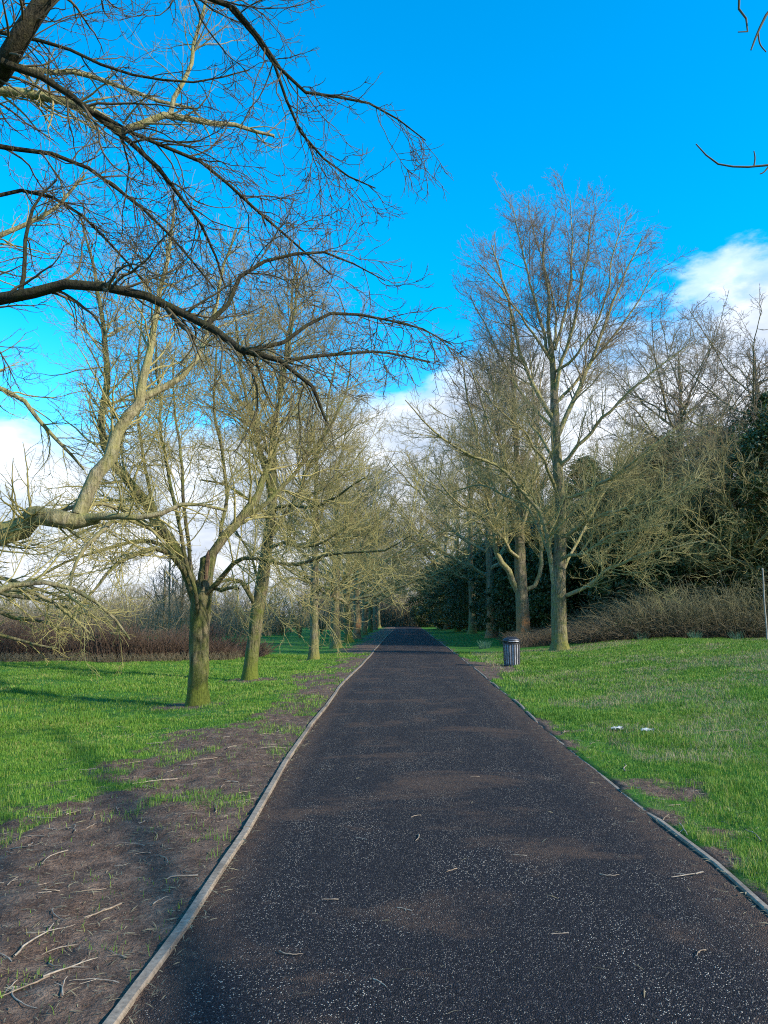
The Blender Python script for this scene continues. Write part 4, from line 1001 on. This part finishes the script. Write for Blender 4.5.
for k, (px, Yk, i, s) in enumerate(SHR):
    o = copy_tree(sh[i]) if i in used_s else sh[i]; used_s.add(i)
    x = P(px, 616, Yk)[0]; o.location = (x, Yk, gzs(x, Yk) - .05); o.scale = (s, s, s * (.85 + .1 * (k % 3))); o.rotation_euler = (0, 0, k * 1.9)
    tag(o, 'distant bare scrub bush %s' % place[k], 'bush', 'scrub bushes beyond the meadow')
# far trees
FT = [(20, 130, .8), (75, 140, .7), (130, 125, .75), (180, 135, .8), (225, 128, .85), (275, 130, .9), (315, 138, 1.0), (345, 142, 1.05), (372, 140, 1.0), (398, 146, 1.0), (420, 140, 1.1), (436, 148, 1.1)]
for k, (px, Yk, s) in enumerate(FT):
    put(k % 3, px, Yk, (s * 1.1, s * .8), k * 1.3, 'far bare tree on the skyline, %s from the left' % (['first', 'second', 'third', 'fourth', 'fifth', 'sixth', 'seventh', 'eighth', 'ninth', 'tenth', 'eleventh', 'twelfth'][k]), 'bare trees on the far skyline')
# scrubby bare trees leaning out of the wood behind the tallest right tree
for k, (px, Yk, sc_, lab) in enumerate([(642, 41, (1.0, .92), 'olive twigged scrub tree at the left end of the brambles'), (688, 41, (.95, .86), 'bare scrub tree with a brown trunk behind the middle of the brambles'), (738, 39, (.95, .92), 'bare scrub tree near the right edge, tangled with ivy green'), (772, 37.5, (1.0, .95), 'bare scrub tree cut by the right edge, pale twigs over dark green'), (712, 44, (1.1, 1.12), 'taller bare scrub tree rising between the two oaks')]):
    put([0, 2, 0, 2, 0][k], px, Yk, sc_, k * 1.7 + .3, lab, 'scrubby bare trees at the edge of the wood')
# thin saplings behind the thicket
def sapling(seed, H):
    rg = np.random.default_rng(seed); tkk, lb = auto_tree(rg, H, .6, .8, 9, .03, leader=.96)
    return tkk, lb
for k, (px, Yk, H) in enumerate([(170, 33, 4.6), (181, 34, 5.2), (163, 35, 3.8), (192, 36, 4.2)]):
    tkk, lb = sapling(600 + k, H); x = P(px, 616, Yk)[0]
    finish_tree('sapling', (x, Yk, gzs(x, Yk)), tkk, lb, scaled(LV_R1[1:3], 1.2, 1.2), 610 + k, M['bark'], M['twig_far'],
                ['thin sapling left of the nearest trunk, shorter of the middle pair', 'tallest thin sapling just left of the nearest trunk', 'leftmost thin sapling behind the thicket', 'thin sapling half hidden by the nearest trunk'][k], 'sapling', 'saplings behind the thicket', keep_limbs=False)

# ------------------------------------------------------------------ grass blades
def blades(rg, x, y, h, wd, mat, name, label, cat, leanmax=.6):
    n = len(x); z = gz(x, y) - .004
    az = rg.uniform(0, 6.28, n); la = rg.uniform(0.05, leanmax, n) * h; wa = az + 1.57 + rg.normal(0, .5, n)
    d_ = np.stack([np.cos(az), np.sin(az), np.zeros(n)], 1); wv = np.stack([np.cos(wa), np.sin(wa), np.zeros(n)], 1) * (wd / 2)[:, None]
    b0 = np.stack([x, y, z], 1); m1 = b0 + d_ * (la * .35)[:, None] + np.array([0, 0, 1]) * (h * .6)[:, None]
    tp = b0 + d_ * la[:, None] + np.array([0, 0, 1]) * (h * (1 - .25 * (la / h)))[:, None]
    v = np.stack([b0 - wv, b0 + wv, m1 + wv * .8, m1 - wv * .8, tp], 1).reshape(-1, 3)
    i = np.arange(n)[:, None] * 5
    q = i + np.array([[0, 1, 2, 3]]); tri = i + np.array([[3, 2, 4]])
    rnd = np.repeat(rg.random(n), 5)
    o = mesh_np(name, v, [q, tri], mat, smooth=False, attr={'rnd': rnd})
    return tag(o, label, cat, kind='stuff')
rg = np.random.default_rng(61)
def sample(rg, n, dmin, dmax, power):
    """ground points inside the widened view wedge, denser near"""
    Y_ = dmin + (dmax - dmin) * rg.random(n) ** power
    X_ = (rg.random(n) * 2 - 1) * (Y_ * .54 + .6)
    return X_, Y_
X1, Y1 = sample(rg, 520000, 2.6, 13, 1.05); X2, Y2 = sample(rg, 620000, 12, 34, .9)
gx = np.concatenate([X1, X2]); gy = np.concatenate([Y1, Y2])
off = np.maximum(gx - xr(gy), xl(gy) - gx); so_ = soil(gx, gy)
cl_ = fbm(gx * 4.5, gy * 4.5, 3, 71)
thin_ = np.where(gx > 0, .75 * sstep(.50, .62, fbm(gx * .55, gy * .55, 4, 81)), .5 * sstep(.52, .64, fbm(gx * .6, gy * .6, 4, 83)))
keep = (off > .07) & (rg.random(len(gx)) > thin_) & (rg.random(len(gx)) > np.clip(so_ * 1.05 + (cl_ - .5) * .5, 0, .995))
gx, gy, cl_ = gx[keep], gy[keep], cl_[keep]; far_ = sstep(5, 28, gy)
tus = fbm(gx * 1.4, gy * 1.4, 3, 72)
hb = (.022 + .045 * np.clip(cl_ * 1.2 + (tus - .5) * 1.1, .1, 1.4)) * rg.uniform(.5, 1.3, len(gx)) * (1 + .25 * far_)
hb = hb * np.where(gx > 3, 1.25, 1.0) * (0.35 + 1.3 * fbm(gx * .8, gy * .8, 5, 75))
wd = .0035 + .011 * far_
blades(rg, gx, gy, hb, wd * rg.uniform(.7, 1.3, len(gx)), M['grass'], 'grass', 'short green meadow grass on both sides of the path', 'grass')
print('blades', len(gx))
# dead pale grass and cut stems on the right meadow
X1, Y1 = sample(rg, 380000, 5, 34, .9)
sel = (X1 > xr(Y1) + .6) ; X1, Y1 = X1[sel], Y1[sel]
dn_ = fbm(X1 * .55, Y1 * .55, 4, 81); sel = (dn_ + (rg.random(len(X1)) - .5) * .12 > .50 - .05 * sstep(12, 20, Y1) * (Y1 < 30)) & (rg.random(len(X1)) < .8); X1, Y1 = X1[sel], Y1[sel]
blades(rg, X1, Y1, .03 + .07 * rg.random(len(X1)), .004 + .008 * sstep(8, 30, Y1), M['straw'], 'dead_grass', 'pale dead grass matted in patches on the right meadow', 'dead grass', 1.6)
print('straw', len(X1))
# litter of leaf and twig scraps beside and on the path
def scraps():
    rg = np.random.default_rng(63); n1 = 9000
    Y_ = 2.8 + 20 * rg.random(n1) ** 1.5; left = rg.random(n1) < .72
    offl = rg.random(n1) ** 1.2 * 2.4
    X_ = np.where(left, xl(Y_) - .08 - offl, xr(Y_) + .08 + offl * .35)
    n2 = 1500; Y2_ = 2.8 + 20 * rg.random(n2) ** 1.4; r2 = rg.random(n2)
    X2_ = np.where(r2 < .4, xl(Y2_) + .015 + np.abs(rg.normal(0, .05, n2)), np.where(r2 < .85, xr(Y2_) - .02 - np.abs(rg.normal(0, .12, n2)), xl(Y2_) + rg.random(n2) * 3.2))
    X_ = np.concatenate([X_, X2_]); Yy = np.concatenate([Y_, Y2_]); n = len(X_)
    onp = (X_ > xl(Yy)) & (X_ < xr(Yy)); Zz = np.where(onp, .032, gz(X_, Yy) + .006)
    az = rg.uniform(0, 6.28, n); L_ = rg.uniform(.015, .085, n); wd_ = rg.uniform(.001, .0035, n)
    d_ = np.stack([np.cos(az), np.sin(az), rg.normal(0, .1, n)], 1); s_ = np.stack([-np.sin(az), np.cos(az), rg.normal(0, .3, n)], 1)
    c_ = np.stack([X_, Yy, Zz], 1); up = np.array([0, 0, 1.0])
    p0 = c_ - d_ * L_[:, None] / 2; p1 = c_ + d_ * L_[:, None] / 2 ; mid = c_ + up * (L_ * .05)[:, None]
    s2 = s_ * wd_[:, None]
    v = np.stack([p0 - s2 * .4, p0 + s2 * .4, mid + s2, mid - s2, p1], 1).reshape(-1, 3); i = np.arange(n)[:, None] * 5
    o = mesh_np('leaf_litter', v, [i + np.array([[0, 1, 2, 3]]), i + np.array([[3, 2, 4]])], M['straw'], smooth=False, attr={'rnd': np.repeat(rg.random(n) * .8, 5)})
    tag(o, 'fine scraps of dry stalk and leaf strewn along the path edges', 'leaf litter', kind='stuff')
scraps()

# ------------------------------------------------------------------ fallen sticks (each its own thing)
def stick_mesh(seed, L, r):
    rg = np.random.default_rng(seed); n = 9; s = np.linspace(0, 1, n)
    head = np.cumsum(rg.normal(0, .16, n)) + rg.uniform(-.8, .8) * s
    x = np.cumsum(np.cos(head)) * L / n; y = np.cumsum(np.sin(head)) * L / n
    z = r + .4 * r * np.sin(s * 3.1) + rg.normal(0, r * .3, n)
    pts = np.stack([x - x.mean(), y - y.mean(), z], 1); rad = r * (1 - .6 * s) * rg.uniform(.85, 1.15, n)
    parts = [tubes(pts[None], rad[None], 6, seed, .08)]
    if seed % 2:
        k = 4; a0 = head[k] + rg.choice([-1, 1]) * .8; q = np.linspace(0, L * .3, 5)
        p2 = np.stack([pts[k, 0] + np.cos(a0) * q, pts[k, 1] + np.sin(a0) * q, np.full(5, r)], 1)
        parts.append(tubes(p2[None], np.linspace(r * .6, r * .25, 5)[None], 5))
    v, f = merge(parts); me = mesh_np('fallen_stick', v, f, M['stick']); d_ = me.data; bpy.data.objects.remove(me); return d_
smesh = [stick_mesh(700 + i, L, r) for i, (L, r) in enumerate([(.42, .006), (.30, .005), (.55, .008), (.22, .005), (.16, .004), (.35, .0045), (.26, .007), (.12, .004)])]
def stick(i, x, y, rz, label, group, s=1.0):
    o = bpy.data.objects.new('fallen_stick', smesh[i]); COL.objects.link(o)
    onp = xl(y) < x < xr(y)
    # lie along the local slope
    e = .08; zx = 0 if onp else (gzs(x + e, y) - gzs(x - e, y)) / (2 * e); zy = 0 if onp else (gzs(x, y + e) - gzs(x, y - e)) / (2 * e)
    nrm_ = Vector((-zx, -zy, 1)).normalized(); q = nrm_.to_track_quat('Z', 'Y')
    from mathutils import Quaternion
    o.rotation_mode = 'QUATERNION'; o.rotation_quaternion = q @ Quaternion((0, 0, 1), rz)
    o.location = (x, y, (.026 if onp else gzs(x, y) + .004)); o.scale = (s,) * 3
    return tag(o, label, 'stick', group)
named = [(35, 945, 5, .7, 'pale stick farthest left at the bottom corner of the bare earth', 2), (95, 918, 5, .25, 'long pale curved stick lying mid way across the bare earth', 2),
         (180, 880, 0, .1, 'forked pale stick lying close to the left edging board', 6), (95, 985, 1, 1.1, 'thin curved stick at the bottom of the bare earth near the edging', 5),
         (155, 720 + 60, 2, .5, 'long stick where the bright grass meets the bare earth', 2), (160, 905, 3, .2, 'short stick right of the long curved one beside the edging', 3),
         (20, 1003, 0, .3, 'stick in the bottom left corner of the photo', 0), (725, 735, 5, .1, 'pale straight stick on the grass at the right edge', 2),
         (688, 880, 1, .5, 'short pale stick leaning over the right edging board', 1), (755, 840, 6, .6, 'short pale stick in the grass close to the right edge', 6), (625, 770, 2, .1, 'long brown stick lying beside the right edging board', 2),
         (675, 722, 5, -.15, 'long pale dead stem across the right meadow', 2)]
for (px, py, i_, rz, lab, mi) in named:
    g_ = flat(px, py); stick(mi, g_[0], g_[1], rz, lab, None, .72 if py > 900 and px < 300 else .95)
rs = random.Random(3)
for k in range(190):
    y = 2.9 + 9.5 * rs.random() ** 1.6; x = float(xl(y)) - .12 - rs.random() * (1.9 + .1 * y)
    if abs(x) > y * .52 + .2: continue
    stick(rs.choice([0, 1, 3, 4, 5, 7, 7, 4]), x, y, rs.uniform(0, 3.14), 'small dry stick scattered on the bare earth left of the path', 'small sticks on the bare earth', rs.uniform(.6, 1.05))
for k in range(26):
    y = 4.5 + 10 * rs.random(); x = float(xr(y)) + .05 + rs.random() * 1.2
    stick(rs.choice([1, 3, 4, 7]), x, y, rs.uniform(0, 3.14), 'small dry stick in the grass beside the right edging', 'small sticks beside the right edging', rs.uniform(.7, 1.1))
for (px, py, i_) in [(330, 905, 7), (520, 860, 7), (290, 960, 4), (560, 940, 7), (475, 780, 7), (610, 880, 4), (380, 990, 7), (415, 820, 4), (362, 843, 7), (418, 842, 3), (452, 875, 7), (700, 1000 - 40, 4), (455, 985, 4), (405, 915, 7)]:
    g_ = flat(px, py); stick(i_, g_[0], g_[1], rs.uniform(0, 3), 'small dry twig lying on the dark tarmac', 'twigs lying on the tarmac', .9)

# ------------------------------------------------------------------ litter bin
bx, by = P(511, 616, 25.0)[0], 25.0; bz_ = gzs(bx, by) - .01
root = empty('litter_bin', (bx, by, bz_), R(8)); root.scale = (.87, .87, 1); tag(root, 'black slatted park litter bin with a domed lid standing on the grass beside the path', 'litter bin')
mb = MB(); mb.lathe([(.30, 0), (.315, .0), (.315, .05), (.29, .055), (.29, .012), (0.01, .012)], 36); mb.build('base', M['bin_black'], root, True)
ns = 20
for k in range(ns):
    a = 2 * math.pi * k / ns; s_ = MB()
    v_ = []
    for z_, r_ in ((.05, .295), (.30, .30), (.55, .305), (.72, .31)):
        for dx, dr in ((-.021, 0), (.021, 0), (.021, .008), (-.021, .008)):
            rr = r_ + dr; v_.append((rr * math.cos(a) - dx * math.sin(a), rr * math.sin(a) + dx * math.cos(a), z_))
    fc = []
    for j in range(3):
        for q in range(4): fc.append((j * 4 + q, j * 4 + (q + 1) % 4, j * 4 + 4 + (q + 1) % 4, j * 4 + 4 + q))
    fc += [(3, 2, 1, 0), (12, 13, 14, 15)]
    s_.add(v_, fc); s_.build('slat', M['bin_black'], root)
mb = MB(); mb.lathe([(.282, .02), (.286, .35), (.292, .70), (.27, .70), (.262, .35), (.255, .03)], 36); mb.build('liner', M['bin_liner'], root, True)
mb = MB(); mb.lathe([(.296, .70), (.33, .70), (.335, .715), (.33, .73), (.296, .73), (.296, .70)], 36); mb.build('rim', M['bin_black'], root, True)
mb = MB(); mb.lathe([(.325, .78), (.335, .785), (.33, .81), (.29, .85), (.20, .89), (.09, .915), (.0001, .92)], 36); mb.lathe([(.325, .78), (.0001, .80)], 36)
ld = mb.build('lid', M['bin_black'], root, True)
mb = MB()
for k in range(4):
    a = math.pi / 4 + k * math.pi / 2; mb.box((.312 * math.cos(a), .312 * math.sin(a), .757), (.02, .05, .06), a)
mb.build('lid_support', M['bin_black'], root)
for sgn in (-1, 1):
    hp = np.array([[.10 * math.cos(u), 0, .885 + .05 * math.sin(u)] for u in np.linspace(0, math.pi, 9)]) + np.array([sgn * .10, -.03, 0])
    v, f = tubes(hp[None], np.full((1, 9), .008), 6); mesh_np('lid_trim', v, f, M['bin_black'], ld)
mb = MB()
v_ = []
for a in np.linspace(-math.pi / 2 - .62, -math.pi / 2 + .62, 9):
    for r_, z_ in ((.30, .832), (.338, .775), (.342, .775), (.306, .836)): v_.append((r_ * math.cos(a), r_ * math.sin(a), z_))
fc = []
for j in range(8):
    for q in range(4): fc.append((j * 4 + q, j * 4 + (q + 1) % 4, j * 4 + 4 + (q + 1) % 4, j * 4 + 4 + q))
fc += [(0, 1, 2, 3), (35, 34, 33, 32)]
mb.add(v_, fc); mb.build('stub_plate', M['ash_plate'], root)

# pale post at the right edge
px_, py_2 = P(765.5, 616, 31.5)[0], 31.5
root = empty('wooden_post', (px_, py_2, gzs(px_, py_2))); tag(root, 'thin pale weathered post standing at the right edge before the brambles', 'post')
z = np.linspace(-.2, 2.9, 12); pts = np.stack([.01 * np.sin(z * 3), 0 * z, z], 1)
v, f = tubes(pts[None], np.full((1, 12), .03), 10, 4, .04); 
mesh_np('shaft', v, f, M['post'], root); mb = MB(); mb.lathe([(.034, 2.86), (.036, 2.93), (.0001, 2.95)], 12); mb.build('cap', M['post'], root, True)

# daffodil clumps
for k, (px, Yk, n, lab) in enumerate([(694, 33.2, 60, 'green daffodil leaf clump at the middle of the bramble bank foot'), (735, 33.0, 45, 'green daffodil leaf clump nearest the right edge'), (640, 33.6, 25, 'smallest daffodil leaf clump at the left end of the bramble bank'), (484, 38, 70, 'blue green daffodil leaf clump by the path left of the litter bin')]):
    rg = np.random.default_rng(800 + k); x = P(px, 616, Yk)[0]; az = rg.uniform(0, 6.28, n); rr = .28 * rg.random(n) ** .6
    bx_ = rr * np.cos(az); by_ = rr * np.sin(az); s = np.linspace(0, 1, 5)[None]; h = rg.uniform(.25, .42, n)[:, None]; l_ = rg.uniform(.05, .2, n)[:, None]
    pts = np.stack([bx_[:, None] + np.cos(az)[:, None] * l_ * s ** 2, by_[:, None] + np.sin(az)[:, None] * l_ * s ** 2, h * s], -1)
    v, f = tubes(pts, np.full((n, 5), .009) * (1 - .6 * s), 4)
    o = mesh_np('daffodil_clump', v, f, M['daffodil']); o.location = (x, Yk, gzs(x, Yk)); tag(o, lab, 'plant', 'daffodil clumps')
# two white scraps of litter
for k, (px, py, lab) in enumerate([(618, 733, 'left of two small white paper scraps on the right grass'), (647, 734, 'right of two small white paper scraps on the right grass')]):
    g_ = flat(px, py); rg = np.random.default_rng(820 + k); n = 7; u, vv = np.meshgrid(np.linspace(-1, 1, n), np.linspace(-1, 1, n))
    ht = (fbm(u * 2 + 5 * k, vv * 2, 3, 9) - .3) * .09
    ve = np.stack([u.ravel() * .075 * (1 + .3 * rg.random(n * n)), vv.ravel() * .05 * (1 + .3 * rg.random(n * n)), ht.ravel() + .02], 1)
    i = (np.arange(n - 1)[:, None] * n + np.arange(n - 1)[None]).ravel()
    o = mesh_np('paper_scrap', ve, np.stack([i, i + 1, i + n + 1, i + n], 1), M['litter'], smooth=False)
    o.location = (g_[0], g_[1], gzs(g_[0], g_[1]) + .01); tag(o, lab, 'litter', 'white paper scraps')
